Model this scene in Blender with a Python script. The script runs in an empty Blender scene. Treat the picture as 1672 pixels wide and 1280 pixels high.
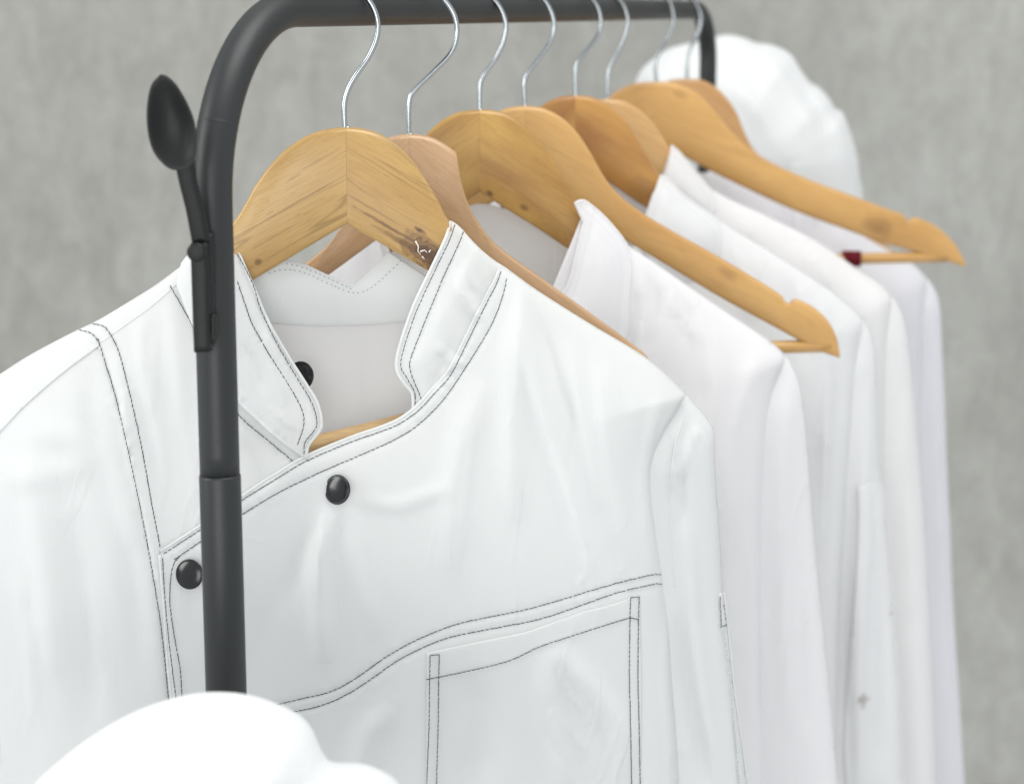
import bpy, math, random
import numpy as np
from mathutils import Vector, Matrix
from mathutils.geometry import delaunay_2d_cdt
random.seed(7)
SC = bpy.context.scene
COL = SC.collection

# ------------------------------------------------------------------ camera
F = 3200.0; CX, CY = 836.0, 640.0; HOR = 21.0        # photograph is 1672 px wide
PITCH = math.atan((CY - HOR) / F); CZ = 1.5
cam_d = bpy.data.cameras.new('camera'); cam = bpy.data.objects.new('camera', cam_d); COL.objects.link(cam)
cam.location = (0, 0, CZ); cam.rotation_euler = (math.pi / 2 - PITCH, 0, 0)
cam_d.sensor_width = 36; cam_d.lens = 36 * F / 1672; cam_d.clip_start = 0.05; cam_d.clip_end = 50
cam_d.dof.use_dof = True; cam_d.dof.focus_distance = 1.14; cam_d.dof.aperture_fstop = 7.0
SC.camera = cam
sp, cp = math.sin(PITCH), math.cos(PITCH)

# ------------------------------------------------------------------ light
world = bpy.data.worlds.new('World'); SC.world = world; world.use_nodes = True
bg = world.node_tree.nodes['Background']; bg.inputs[0].default_value = (0.96, 0.985, 1.0, 1); bg.inputs[1].default_value = 0.84
def area(name, loc, target, size, sizey, power, col):
    l = bpy.data.lights.new(name, 'AREA'); l.shape = 'RECTANGLE'; l.size = size; l.size_y = sizey; l.energy = power; l.color = col
    o = bpy.data.objects.new(name, l); COL.objects.link(o); o.location = loc
    o.rotation_euler = (Vector(target) - Vector(loc)).to_track_quat('-Z', 'Y').to_euler(); return o
area('softbox_key', (-2.0, 0.55, 2.15), (0.1, 1.3, 1.2), 0.7, 1.4, 23, (0.99, 1.0, 0.99))
area('softbox_top', (0.45, 0.95, 2.9), (0.2, 1.4, 1.3), 1.3, 1.0, 23, (1.0, 0.99, 0.97))
area('fill_front', (-0.35, -1.3, 1.25), (0.1, 1.4, 1.15), 1.3, 1.3, 25, (1.0, 1.0, 1.0))  # unseen fill lamp added near the camera to brighten the neck interior
SC.view_settings.view_transform = 'Standard'; SC.view_settings.look = 'None'
SC.view_settings.exposure = 0.13; SC.view_settings.gamma = 1.0

# ------------------------------------------------------------------ geometry of the view
def ray(x, y):
    u = (np.asarray(x, float) - CX) / F; v = (CY - np.asarray(y, float)) / F
    return u, cp + v * sp, -sp + v * cp
def at(x, y, Y):                                     # point at distance Y
    dx, dy, dz = ray(x, y); t = Y / dy
    return np.array([dx * t, Y, CZ + dz * t])
def on(pts, Yf):                                     # pixel list onto a surface Y = Yf(X, Z) -> (n,2) X,Z
    pts = np.asarray(pts, float); dx, dy, dz = ray(pts[:, 0], pts[:, 1])
    Y = np.full(len(pts), 1.3)
    for _ in range(14):
        t = Y / dy; X = dx * t; Z = CZ + dz * t; Y = 0.35 * Y + 0.65 * Yf(X, Z)
    return np.stack([X, Z], 1)

# rail line in plan
A0 = at(354, 600, 1.0); A1 = at(1156, 110, 1.90)
RD = np.array([A1[0] - A0[0], A1[1] - A0[1]]); RL = np.linalg.norm(RD); RD = RD / RL
def rail_at(x):                                      # Y where the rail passes behind pixel column x (at rail height)
    dx, dy, _ = ray(x, 16); k = dx / dy
    s = (k * A0[1] - A0[0]) / (RD[0] - k * RD[1]); return A0[:2] + s * RD
RZ = at(700, 15, 1.25)[2]

# ------------------------------------------------------------------ helpers
def mesh_obj(name, verts, faces, mat, parent=None, smooth=True):
    m = bpy.data.meshes.new(name); m.from_pydata([tuple(map(float, v)) for v in verts], [], [tuple(map(int, f)) for f in faces]); m.update()
    if smooth: m.polygons.foreach_set('use_smooth', [True] * len(m.polygons))
    o = bpy.data.objects.new(name, m); COL.objects.link(o)
    if mat: m.materials.append(mat)
    if parent:
        o.parent = parent; o.matrix_parent_inverse = Matrix.Translation(parent.location).inverted()
    return o
def thing(name, label, cat, loc, group=None):
    o = bpy.data.objects.new(name, None); COL.objects.link(o); o.location = tuple(map(float, loc)); o.empty_display_size = 0.05
    o['label'] = label; o['category'] = cat
    if group: o['group'] = group
    return o
def catmull(P, n=8):
    P = np.asarray(P, float); Q = np.vstack([2 * P[0] - P[1], P, 2 * P[-1] - P[-2]]); out = []
    for i in range(1, len(Q) - 2):
        a, b, c, d = Q[i - 1], Q[i], Q[i + 1], Q[i + 2]
        for k in range(n):
            t = k / n
            out.append(0.5 * (2 * b + (c - a) * t + (2 * a - 5 * b + 4 * c - d) * t * t + (3 * b - a - 3 * c + d) * t ** 3))
    out.append(P[-1]); return np.array(out)
def resample(P, n=None, step=None):
    P = np.asarray(P, float); L = np.r_[0, np.cumsum(np.linalg.norm(np.diff(P, axis=0), axis=1))]
    if n is None: n = max(2, int(L[-1] / step) + 1)
    s = np.linspace(0, L[-1], n); return np.stack([np.interp(s, L, P[:, k]) for k in range(P.shape[1])], 1)
def tube(P, r, seg=12, cap=True):
    P = np.asarray(P, float); n = len(P); r = np.broadcast_to(r, (n,)); V = []; Fc = []
    T = np.gradient(P, axis=0); T /= np.linalg.norm(T, axis=1)[:, None] + 1e-12
    up = np.array([0, 0, 1.0]) if abs(T[0][2]) < .8 else np.array([0, 1.0, 0])
    N = np.cross(T[0], up); N /= np.linalg.norm(N)
    for i in range(n):
        N = N - T[i] * np.dot(N, T[i]); N /= np.linalg.norm(N); B = np.cross(T[i], N)
        for k in range(seg):
            a = 2 * math.pi * k / seg; V.append(P[i] + r[i] * (math.cos(a) * N + math.sin(a) * B))
    for i in range(n - 1):
        for k in range(seg):
            a = i * seg + k; b = i * seg + (k + 1) % seg; Fc.append((a, b, b + seg, a + seg))
    if cap: Fc.append(tuple(range(seg))[::-1]); Fc.append(tuple(range((n - 1) * seg, n * seg)))
    return V, Fc
def merge(parts):
    V = []; Fc = []
    for v, f in parts:
        o = len(V); V += list(v); Fc += [tuple(i + o for i in q) for q in f]
    return V, Fc
def seg_dist(X, Z, poly):                            # distance to a polyline, and arclength of the nearest point
    X = np.asarray(X); Z = np.asarray(Z)
    best = np.full(X.shape, 1e9); arc = np.zeros(X.shape); s0 = 0.0
    for i in range(len(poly) - 1):
        ax, az = poly[i]; bx, bz = poly[i + 1]; ex, ez = bx - ax, bz - az; L2 = ex * ex + ez * ez + 1e-18
        t = np.clip(((X - ax) * ex + (Z - az) * ez) / L2, 0, 1)
        d = (X - ax - t * ex) ** 2 + (Z - az - t * ez) ** 2
        m = d < best; best = np.where(m, d, best); arc = np.where(m, s0 + t * math.sqrt(L2), arc); s0 += math.sqrt(L2)
    return np.sqrt(best), arc
_rs = np.random.RandomState(3); _G = _rs.rand(256, 256) * 2 - 1
def vnoise(x, z):
    xi = np.floor(x).astype(int); zi = np.floor(z).astype(int); fx = x - xi; fz = z - zi
    fx = fx * fx * (3 - 2 * fx); fz = fz * fz * (3 - 2 * fz)
    g = lambda a, b: _G[a % 256, b % 256]
    return (g(xi, zi) * (1 - fx) + g(xi + 1, zi) * fx) * (1 - fz) + (g(xi, zi + 1) * (1 - fx) + g(xi + 1, zi + 1) * fx) * fz

# ------------------------------------------------------------------ materials
def new_mat(name):
    m = bpy.data.materials.new(name); m.use_nodes = True; nt = m.node_tree
    return m, nt, nt.nodes['Principled BSDF'], nt.nodes['Material Output']
def N(nt, t, **kw):
    n = nt.nodes.new(t)
    for k, v in kw.items():
        if k in n.inputs.keys(): n.inputs[k].default_value = v
        else: setattr(n, k, v)
    return n
def ramp(nt, stops):
    r = nt.nodes.new('ShaderNodeValToRGB'); e = r.color_ramp.elements
    while len(e) > 1: e.remove(e[-1])
    e[0].position = stops[0][0]; e[0].color = (*stops[0][1], 1)
    for p, c in stops[1:]: x = e.new(p); x.color = (*c, 1)
    return r
def fabric(name, col, transl=0.28, wr=0.35):
    m, nt, b, out = new_mat(name); L = nt.links
    b.inputs['Base Color'].default_value = (*col, 1); b.inputs['Roughness'].default_value = 0.62
    b.inputs['Specular IOR Level'].default_value = 0.25
    b.inputs['Sheen Weight'].default_value = 0.08
    tc = N(nt, 'ShaderNodeTexCoord')
    w1 = N(nt, 'ShaderNodeTexWave', bands_direction='X'); w1.inputs['Scale'].default_value = 620; w1.inputs['Distortion'].default_value = 1.2
    w2 = N(nt, 'ShaderNodeTexWave', bands_direction='Z'); w2.inputs['Scale'].default_value = 620; w2.inputs['Distortion'].default_value = 1.2
    n1 = N(nt, 'ShaderNodeTexNoise'); n1.inputs['Scale'].default_value = 34; n1.inputs['Detail'].default_value = 6; n1.inputs['Roughness'].default_value = 0.55
    mp = N(nt, 'ShaderNodeMapping'); mp.inputs['Scale'].default_value = (1.0, 1.0, 0.45)
    for w in (w1, w2): L.new(tc.outputs['Object'], w.inputs['Vector'])
    L.new(tc.outputs['Object'], mp.inputs['Vector']); L.new(mp.outputs[0], n1.inputs['Vector'])
    ad = N(nt, 'ShaderNodeMath', operation='ADD'); L.new(w1.outputs['Fac'], ad.inputs[0]); L.new(w2.outputs['Fac'], ad.inputs[1])
    b1 = N(nt, 'ShaderNodeBump'); b1.inputs['Strength'].default_value = 0.12; b1.inputs['Distance'].default_value = 0.0002; L.new(ad.outputs[0], b1.inputs['Height'])
    b2 = N(nt, 'ShaderNodeBump'); b2.inputs['Strength'].default_value = wr; b2.inputs['Distance'].default_value = 0.004
    L.new(n1.outputs['Fac'], b2.inputs['Height']); L.new(b1.outputs[0], b2.inputs['Normal'])
    n2 = N(nt, 'ShaderNodeTexNoise'); n2.inputs['Scale'].default_value = 17; n2.inputs['Detail'].default_value = 2; n2.inputs['Distortion'].default_value = 0.7
    mp2 = N(nt, 'ShaderNodeMapping'); mp2.inputs['Scale'].default_value = (1.3, 1.0, 0.6); mp2.inputs['Rotation'].default_value = (0, 0.35, 0); L.new(tc.outputs['Object'], mp2.inputs['Vector']); L.new(mp2.outputs[0], n2.inputs['Vector'])
    def mth(op, a, bv):
        q = N(nt, 'ShaderNodeMath', operation=op); L.new(a, q.inputs[0]); q.inputs[1].default_value = bv; return q.outputs[0]
    c_ = mth('ABSOLUTE', mth('SUBTRACT', n2.outputs['Fac'], 0.5), 0); c_ = N(nt, 'ShaderNodeMapRange', interpolation_type='SMOOTHSTEP').outputs[0].node if False else c_
    mr_ = N(nt, 'ShaderNodeMapRange'); mr_.inputs['From Min'].default_value = 0.0; mr_.inputs['From Max'].default_value = 0.045; mr_.inputs['To Min'].default_value = 1.0; mr_.inputs['To Max'].default_value = 0.0; L.new(c_, mr_.inputs['Value'])
    n3 = N(nt, 'ShaderNodeTexNoise'); n3.inputs['Scale'].default_value = 11; L.new(tc.outputs['Object'], n3.inputs['Vector'])
    mk_ = N(nt, 'ShaderNodeMapRange'); mk_.inputs['From Min'].default_value = 0.47; mk_.inputs['From Max'].default_value = 0.68; L.new(n3.outputs['Fac'], mk_.inputs['Value'])
    cm = N(nt, 'ShaderNodeMath', operation='MULTIPLY'); L.new(mr_.outputs[0], cm.inputs[0]); L.new(mk_.outputs[0], cm.inputs[1])
    b3 = N(nt, 'ShaderNodeBump'); b3.inputs['Strength'].default_value = 0.5; b3.inputs['Distance'].default_value = 0.0011; L.new(cm.outputs[0], b3.inputs['Height']); L.new(b1.outputs[0], b3.inputs['Normal'])
    L.new(b3.outputs[0], b2.inputs['Normal'])
    L.new(b2.outputs[0], b.inputs['Normal'])
    tr = N(nt, 'ShaderNodeBsdfTranslucent'); tr.inputs[0].default_value = (*col, 1); L.new(b2.outputs[0], tr.inputs['Normal'])
    mx = N(nt, 'ShaderNodeMixShader'); mx.inputs[0].default_value = transl
    L.new(b.outputs[0], mx.inputs[1]); L.new(tr.outputs[0], mx.inputs[2]); L.new(mx.outputs[0], out.inputs['Surface'])
    return m
def plain(name, col, rough=0.5, metal=0.0, spec=0.5, bump=0.0, bscale=300, coat=0.0):
    m, nt, b, out = new_mat(name)
    b.inputs['Base Color'].default_value = (*col, 1); b.inputs['Roughness'].default_value = rough
    b.inputs['Metallic'].default_value = metal; b.inputs['Specular IOR Level'].default_value = spec; b.inputs['Coat Weight'].default_value = coat
    tc = N(nt, 'ShaderNodeTexCoord'); n1 = N(nt, 'ShaderNodeTexNoise'); n1.inputs['Scale'].default_value = bscale; n1.inputs['Detail'].default_value = 4
    nt.links.new(tc.outputs['Object'], n1.inputs['Vector'])
    if bump:
        bp = N(nt, 'ShaderNodeBump'); bp.inputs['Strength'].default_value = bump; bp.inputs['Distance'].default_value = 0.0006
        nt.links.new(n1.outputs['Fac'], bp.inputs['Height']); nt.links.new(bp.outputs[0], b.inputs['Normal'])
    mr = N(nt, 'ShaderNodeMapRange'); mr.inputs['To Min'].default_value = rough * 0.85; mr.inputs['To Max'].default_value = min(1, rough * 1.2)
    nt.links.new(n1.outputs['Fac'], mr.inputs['Value']); nt.links.new(mr.outputs[0], b.inputs['Roughness'])
    return m
def wood(name, light, dark, seed, knots=(), contrast=1.0, vein=0.5, ks_=170, ka=1.0):
    m, nt, b, out = new_mat(name); L = nt.links
    at_ = N(nt, 'ShaderNodeAttribute', attribute_name='grain')
    off = N(nt, 'ShaderNodeVectorMath', operation='ADD'); off.inputs[1].default_value = (seed * 1.7, seed * 0.9, seed * 2.3); L.new(at_.outputs['Vector'], off.inputs[0])
    def noise(sx, sy, sz, detail, dist=0.0):
        mp = N(nt, 'ShaderNodeMapping'); mp.inputs['Scale'].default_value = (sx, sy, sz); L.new(off.outputs[0], mp.inputs['Vector'])
        n = N(nt, 'ShaderNodeTexNoise'); n.inputs['Scale'].default_value = 1; n.inputs['Detail'].default_value = detail; n.inputs['Distortion'].default_value = dist
        L.new(mp.outputs[0], n.inputs['Vector']); return n
    broad = noise(9, 34, 34, 3, 0.4); fine = noise(60, 900, 900, 3); fleck = noise(150, 1300, 1300, 2)
    veinN = noise(3.5, 60, 30, 2, 0.35)
    r1 = ramp(nt, [(0.30, dark), (0.62, light)]); L.new(broad.outputs['Fac'], r1.inputs[0])
    mid = tuple(0.55 * d for d in dark)
    rf = ramp(nt, [(0.36, (0.72, 0.66, 0.58)), (0.54, (1, 1, 1))]); L.new(fine.outputs['Fac'], rf.inputs[0])
    m1 = N(nt, 'ShaderNodeMix', data_type='RGBA', blend_type='MULTIPLY'); m1.inputs[0].default_value = 0.35 * contrast
    L.new(r1.outputs[0], m1.inputs[6]); L.new(rf.outputs[0], m1.inputs[7])
    rv = ramp(nt, [(0.485, (0, 0, 0)), (0.5, (1, 1, 1)), (0.512, (0, 0, 0))]); L.new(veinN.outputs['Fac'], rv.inputs[0])
    vs = N(nt, 'ShaderNodeMath', operation='MULTIPLY'); vs.inputs[1].default_value = vein; L.new(rv.outputs[0], vs.inputs[0])
    m2 = N(nt, 'ShaderNodeMix', data_type='RGBA'); L.new(vs.outputs[0], m2.inputs[0]); L.new(m1.outputs[2], m2.inputs[6]); m2.inputs[7].default_value = (*mid, 1)
    rk = ramp(nt, [(0.30, (0, 0, 0)), (0.27, (1, 1, 1))]) if False else ramp(nt, [(0.0, (1, 1, 1)), (0.30, (1, 1, 1)), (0.33, (0, 0, 0))]); L.new(fleck.outputs['Fac'], rk.inputs[0])
    fs = N(nt, 'ShaderNodeMath', operation='MULTIPLY'); fs.inputs[1].default_value = 0.45 * contrast; L.new(rk.outputs[0], fs.inputs[0])
    m3 = N(nt, 'ShaderNodeMix', data_type='RGBA'); L.new(fs.outputs[0], m3.inputs[0]); L.new(m2.outputs[2], m3.inputs[6]); m3.inputs[7].default_value = (*mid, 1)
    last = m3.outputs[2]
    for (kx, ky, rad, asp, strength) in knots:
        sb = N(nt, 'ShaderNodeVectorMath', operation='SUBTRACT'); sb.inputs[1].default_value = (kx, ky, 0); L.new(at_.outputs['Vector'], sb.inputs[0])
        ml = N(nt, 'ShaderNodeVectorMath', operation='MULTIPLY'); ml.inputs[1].default_value = (1 / rad / asp, 1 / rad, 0); L.new(sb.outputs[0], ml.inputs[0])
        wn = N(nt, 'ShaderNodeTexNoise'); wn.inputs['Scale'].default_value = ks_; wn.inputs['Detail'].default_value = 3; L.new(at_.outputs['Vector'], wn.inputs['Vector'])
        ws = N(nt, 'ShaderNodeVectorMath', operation='MULTIPLY_ADD'); ws.inputs[1].default_value = (ka, ka, 0); L.new(wn.outputs['Color'], ws.inputs[0]); L.new(ml.outputs[0], ws.inputs[2])
        w0 = N(nt, 'ShaderNodeVectorMath', operation='SUBTRACT'); w0.inputs[1].default_value = (ka / 2, ka / 2, 0); L.new(ws.outputs[0], w0.inputs[0])
        ln = N(nt, 'ShaderNodeVectorMath', operation='LENGTH'); L.new(w0.outputs[0], ln.inputs[0])
        rr = ramp(nt, [(0.0, (1, 1, 1)), (0.3, (.97, .97, .97)), (0.48, (.6, .6, .6)), (0.56, (.9, .9, .9)), (0.68, (.4, .4, .4)), (0.8, (.55, .55, .55)), (1.0, (0, 0, 0))]); L.new(ln.outputs['Value'], rr.inputs[0])
        ks = N(nt, 'ShaderNodeMath', operation='MULTIPLY'); ks.inputs[1].default_value = strength; L.new(rr.outputs[0], ks.inputs[0])
        mk = N(nt, 'ShaderNodeMix', data_type='RGBA'); L.new(ks.outputs[0], mk.inputs[0]); L.new(last, mk.inputs[6]); mk.inputs[7].default_value = (0.075, 0.028, 0.010, 1)
        last = mk.outputs[2]
    L.new(last, b.inputs['Base Color'])
    b.inputs['Roughness'].default_value = 0.38; b.inputs['Specular IOR Level'].default_value = 0.4; b.inputs['Coat Weight'].default_value = 0.35; b.inputs['Coat Roughness'].default_value = 0.25
    bp = N(nt, 'ShaderNodeBump'); bp.inputs['Strength'].default_value = 0.12; bp.inputs['Distance'].default_value = 0.0003; L.new(fine.outputs['Fac'], bp.inputs['Height']); L.new(bp.outputs[0], b.inputs['Normal'])
    return m

M_black = plain('satin_black_steel', (0.014, 0.0162, 0.0168), 0.45, 0, 0.42, 0.10, 900)
M_plastic = plain('black_plastic', (0.005, 0.0052, 0.0055), 0.5, 0, 0.32, 0.2, 1400)
M_chrome = plain('chrome_wire', (0.36, 0.39, 0.40), 0.20, 1.0)
M_snap = plain('glossy_black_snap', (0.006, 0.0065, 0.007), 0.2, 0, 0.45)
M_thread = plain('dark_thread', (0.022, 0.028, 0.034), 0.8, 0, 0.2)
M_pale = plain('white_thread', (0.62, 0.63, 0.64), 0.8, 0, 0.2)
M_redcloth = plain('dark_red_cloth', (0.10, 0.004, 0.010), 0.8, 0, 0.2)
M_hole = plain('grey_brown_thread', (0.50, 0.48, 0.44), 0.9, 0, 0.2)
FAB1 = fabric('white_cotton_drill', (0.83, 0.842, 0.838), 0.48, 0.16)
FAB_thin_bright = fabric('brightened_thin_cotton_back', (0.90, 0.90, 0.90), 0.65, 0.14)  # thin back cotton, colour and translucency raised to brighten the shaded neck openings
FAB3 = fabric('white_cotton_warm', (0.885, 0.882, 0.892), 0.46, 0.14)
FAB5 = fabric('white_cotton_cool', (0.885, 0.89, 0.895), 0.46, 0.14)
FAB6 = fabric('white_cotton_soft', (0.89, 0.885, 0.885), 0.46, 0.14)
FAB8 = fabric('white_cotton_lilac', (0.865, 0.865, 0.89), 0.46, 0.14)
FABH = fabric('white_hat_cotton', (0.80, 0.81, 0.81), 0.35, 0.12)

# ------------------------------------------------------------------ wall behind
def wall_mat():
    m, nt, b, out = new_mat('grey_plaster'); L = nt.links
    tc = N(nt, 'ShaderNodeTexCoord')
    def nz(scale, sx, sz, detail, rough=.55, dist=0):
        mp = N(nt, 'ShaderNodeMapping'); mp.inputs['Scale'].default_value = (sx, 1, sz); L.new(tc.outputs['Object'], mp.inputs['Vector'])
        n = N(nt, 'ShaderNodeTexNoise'); n.inputs['Scale'].default_value = scale; n.inputs['Detail'].default_value = detail; n.inputs['Roughness'].default_value = rough; n.inputs['Distortion'].default_value = dist
        L.new(mp.outputs[0], n.inputs['Vector']); return n
    a = nz(2.2, 1, 0.7, 5); s = nz(17, 1.3, 0.6, 7, .72, .8); f = nz(70, 1, .8, 4, .7)
    mm = N(nt, 'ShaderNodeMix', data_type='FLOAT'); mm.inputs[0].default_value = 0.5; L.new(a.outputs['Fac'], mm.inputs[2]); L.new(s.outputs['Fac'], mm.inputs[3])
    m2 = N(nt, 'ShaderNodeMix', data_type='FLOAT'); m2.inputs[0].default_value = 0.18; L.new(mm.outputs[0], m2.inputs[2]); L.new(f.outputs['Fac'], m2.inputs[3])
    r = ramp(nt, [(0.36, (0.245, 0.243, 0.222)), (0.5, (0.322, 0.321, 0.296)), (0.64, (0.41, 0.41, 0.382))]); L.new(m2.outputs[0], r.inputs[0])
    L.new(r.outputs[0], b.inputs['Base Color']); b.inputs['Roughness'].default_value = 0.9
    bp = N(nt, 'ShaderNodeBump'); bp.inputs['Strength'].default_value = 0.3; bp.inputs['Distance'].default_value = 0.004; L.new(m2.outputs[0], bp.inputs['Height']); L.new(bp.outputs[0], b.inputs['Normal'])
    return m
WY = 3.1
wv = []; wf = []
nx, nz_ = 40, 30
for j in range(nz_ + 1):
    for i in range(nx + 1):
        x = -3.2 + 6.4 * i / nx; z = 0.0 + 3.2 * j / nz_
        wv.append((x, WY + 0.004 * float(vnoise(np.array(x * 3.1), np.array(z * 3.1))), z))
for j in range(nz_):
    for i in range(nx):
        a = j * (nx + 1) + i; wf.append((a, a + 1, a + nx + 2, a + nx + 1))
b0 = len(wv); wv += [(-3.2, WY + .1, 0), (3.2, WY + .1, 0), (3.2, WY + .1, 3.2), (-3.2, WY + .1, 3.2)]; wf.append((b0 + 3, b0 + 2, b0 + 1, b0))
wall = mesh_obj('wall', wv, wf, wall_mat()); wall['kind'] = 'structure'

# ------------------------------------------------------------------ garment rack
rack = thing('garment_rack', 'black steel tube clothes rack with rounded corner carrying the wooden hangers', 'clothes rack', (A0[0], A0[1], 0.55))
p0 = np.array([A0[0], A0[1]]); p1 = np.array([A1[0], A1[1]])
R = 0.098; ZB = 0.55
def plan(s, z): q = p0 + RD * s; return np.array([q[0], q[1], z])
def jog(path): return np.array(path)
bend = [plan(R * (1 - math.cos(a)), RZ - R + R * math.sin(a)) for a in np.linspace(0, math.pi / 2, 22)]
R2 = 0.05
bend2 = [plan(RL - R2 + R2 * math.sin(a), RZ - R2 + R2 * math.cos(a)) for a in np.linspace(0, math.pi / 2, 16)]
zj = at(358, 772, 1.0)[2]
rr0, rr1 = 0.01045, 0.0081
# upper tube: post, bend, rail, far bend, far post
straight = [plan(R + (RL - R - R2) * k / 30, RZ) for k in range(1, 30)]
up_ = [plan(0, z) for z in np.linspace(zj, RZ - R, 14)[:-1]]
path = np.array(up_ + bend + straight + bend2 + [plan(RL, z) for z in np.linspace(RZ - R2, ZB, 12)[1:]])
s = np.array([np.dot(q[:2] - p0, RD) / RL for q in path]); s = np.clip(s, 0, 1)
rad = rr0 + (rr1 - rr0) * s
rv_, rf_ = tube(path, rad, 32); mesh_obj('top_rail', rv_, rf_, M_black, rack)
lp = np.array([plan(0, z) for z in np.linspace(ZB, zj - .0006, 10)])
lr = np.full(10, rr0 * 1.045); lr[-1] = rr0 * 1.0
lp = np.vstack([lp[:-1], lp[-1] - [0, 0, .0012], lp[-1]]); lr = np.r_[lr[:-1], rr0 * 1.045, rr0 * 1.01]
v, f = tube(lp, lr, 32); mesh_obj('lower_post', v, f, M_black, rack)
sr_ = [plan(R * (1 - math.cos(a)), RZ - R + R * math.sin(a)) for a in np.linspace(.40, .412, 4)]
v, f = tube(sr_, [rr0 + .00002, rr0 + .00014, rr0 + .00014, rr0 + .00002], 32, cap=False); mesh_obj('weld_seam', v, f, M_black, rack)

# hat hook on the near post: leaf shaped paddle, arm, clamp plate and screw
HY = 0.983
cl, cr = at(327, 400, HY), at(330, 575, HY)
def slab(pxL, pxR, Y, depth, name, mat, parent, n=18, bulge=0.0):
    Lc = resample(catmull(pxL), n); Rc = resample(catmull(pxR), n); V = []; Fc = []; K = 14
    for i in range(n):
        a = at(*Lc[i], Y); b = at(*Rc[i], Y); c = (a + b) / 2; h = (b - a) / 2
        for k in range(K):
            t = 2 * math.pi * k / K; cx = math.copysign(abs(math.cos(t)) ** .6, math.cos(t)); cyv = math.copysign(abs(math.sin(t)) ** .6, math.sin(t))
            V.append(c + h * cx + np.array([0, cyv * depth / 2 + bulge * (i / n), 0]))
    for i in range(n - 1):
        for k in range(K):
            a = i * K + k; b = i * K + (k + 1) % K; Fc.append((a, b, b + K, a + K))
    Fc.append(tuple(range(K))[::-1]); Fc.append(tuple(range((n - 1) * K, n * K)))
    return mesh_obj(name, V, Fc, mat, parent)
slab([(286, 268), (292, 300), (302, 345), (311, 400)], [(318, 262), (322, 300), (333, 345), (341, 395)], 0.975, 0.007, 'hook_arm', M_plastic, rack, bulge=.006)
slab([(311, 398), (313, 460), (315, 520), (317, 574)], [(342, 395), (344, 460), (345, 520), (347, 572)], 0.981, 0.008, 'clamp_plate', M_plastic, rack)
slab([(338, 380), (341, 430), (342, 500), (343, 566)], [(349, 382), (351, 430), (351, 500), (351, 560)], 0.985, 0.008, 'clamp_jaw', M_plastic, rack)
slab([(343, 515), (344, 535), (344, 560)], [(354, 512), (355, 535), (353, 556)], 0.983, 0.008, 'clamp_jaw', M_plastic, rack, n=8)
sc_ = at(322, 411, .976)
v, f = tube([sc_ + [0, -.0045, 0], sc_ + [0, -.004, 0], sc_ + [0, .004, 0]], [.0035, .0046, .0046], 20); mesh_obj('screw', v, f, M_plastic, rack)
# paddle: dished leaf
out_px = catmull([(262, 122), (247, 140), (240, 175), (241, 215), (250, 248), (270, 272), (288, 279), (305, 276), (317, 260), (321, 232), (318, 200), (306, 168), (288, 138), (272, 124), (262, 122)], 6)[:-1]
K = len(out_px); cen = np.array([281, 205.]); V = []; Fc = []
rings = [1.0, .985, .95, .88, .75, .55, .35, .18]
for side in (-1, 1):
    for r_ in rings:
        for q in out_px:
            p = cen + (q - cen) * r_
            dish = (1 - r_ * r_) * (0.007 if side < 0 else 0.009)
            P = at(p[0], p[1], 0.970); P[1] += dish + side * 0.0013 * min(1, (1 - r_) * 14) + (p[1] - 200) * 1e-5; V.append(P)
nr = len(rings)
for sd in range(2):
    for i in range(nr - 1):
        for k in range(K):
            a = (sd * nr + i) * K + k; b = (sd * nr + i) * K + (k + 1) % K; q = (a, b, b + K, a + K); Fc.append(q if sd == 1 else q[::-1])
    c = (sd * nr + nr - 1) * K; q = tuple(range(c, c + K)); Fc.append(q if sd == 1 else q[::-1])
mesh_obj('hook_paddle', V, Fc, M_plastic, rack)

# ------------------------------------------------------------------ wooden hangers
TH = -math.tan(math.radians(9))
class Plane:
    def __init__(s, stem_x):
        q = rail_at(stem_x); s.X, s.Y = q[0], q[1]
    def y(s, X, Z=None): return s.Y - TH * (X - s.X)
    def xz(s, pts): return on(pts, s.y)
    def mirror(s, xz): m = np.array(xz, float).copy(); m[:, 0] = 2 * s.X - m[:, 0]; return m
def arm_mesh(pl, top, bot, side, hd=0.006, n=70, fwd=0.0):
    T = resample(top, n); B = resample(bot, n); V = []; Fc = []; G = []
    ang = math.atan2(B[-1][1] - B[0][1], abs(B[-1][0] - B[0][0])); ca, sa = math.cos(ang), math.sin(ang)
    for i in range(n):
        h = np.linalg.norm(T[i] - B[i]) + 1e-6; d = (T[i] - B[i]) / h; c = min(.0031, h * .3); tt = i / (n - 1)
        hh = hd * (1 - 0.25 * tt)
        sec = [(0, -(hh - c)), (.3 * c, -(hh - .3 * c)), (c, -hh), (h * .5, -hh), (h - c, -hh), (h - .35 * c, -(hh - .25 * c)), (h, -(hh - c)),
               (h, hh - c), (h - .3 * c, hh - .3 * c), (h - c, hh), (h * .5, hh), (c, hh), (.3 * c, hh - .3 * c), (0, hh - c)]
        for a, b in sec:
            p = B[i] + d * a; V.append((p[0], pl.y(p[0]) + b - fwd * tt * tt, p[1]))
            lx = abs(p[0] - pl.X); lz = p[1] - B[0][1]; G.append((lx * ca + lz * sa, -lx * sa + lz * ca, b))
    K = 14
    for i in range(n - 1):
        for k in range(K):
            a = i * K + k; b = i * K + (k + 1) % K; q = (a, b, b + K, a + K); Fc.append(q if side > 0 else q[::-1])
    e0 = tuple(range(K)); e1 = tuple(range((n - 1) * K, n * K))
    Fc += [e0[::-1], e1] if side > 0 else [e0, e1[::-1]]
    return V, Fc, G, (ang, B[0])
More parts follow.
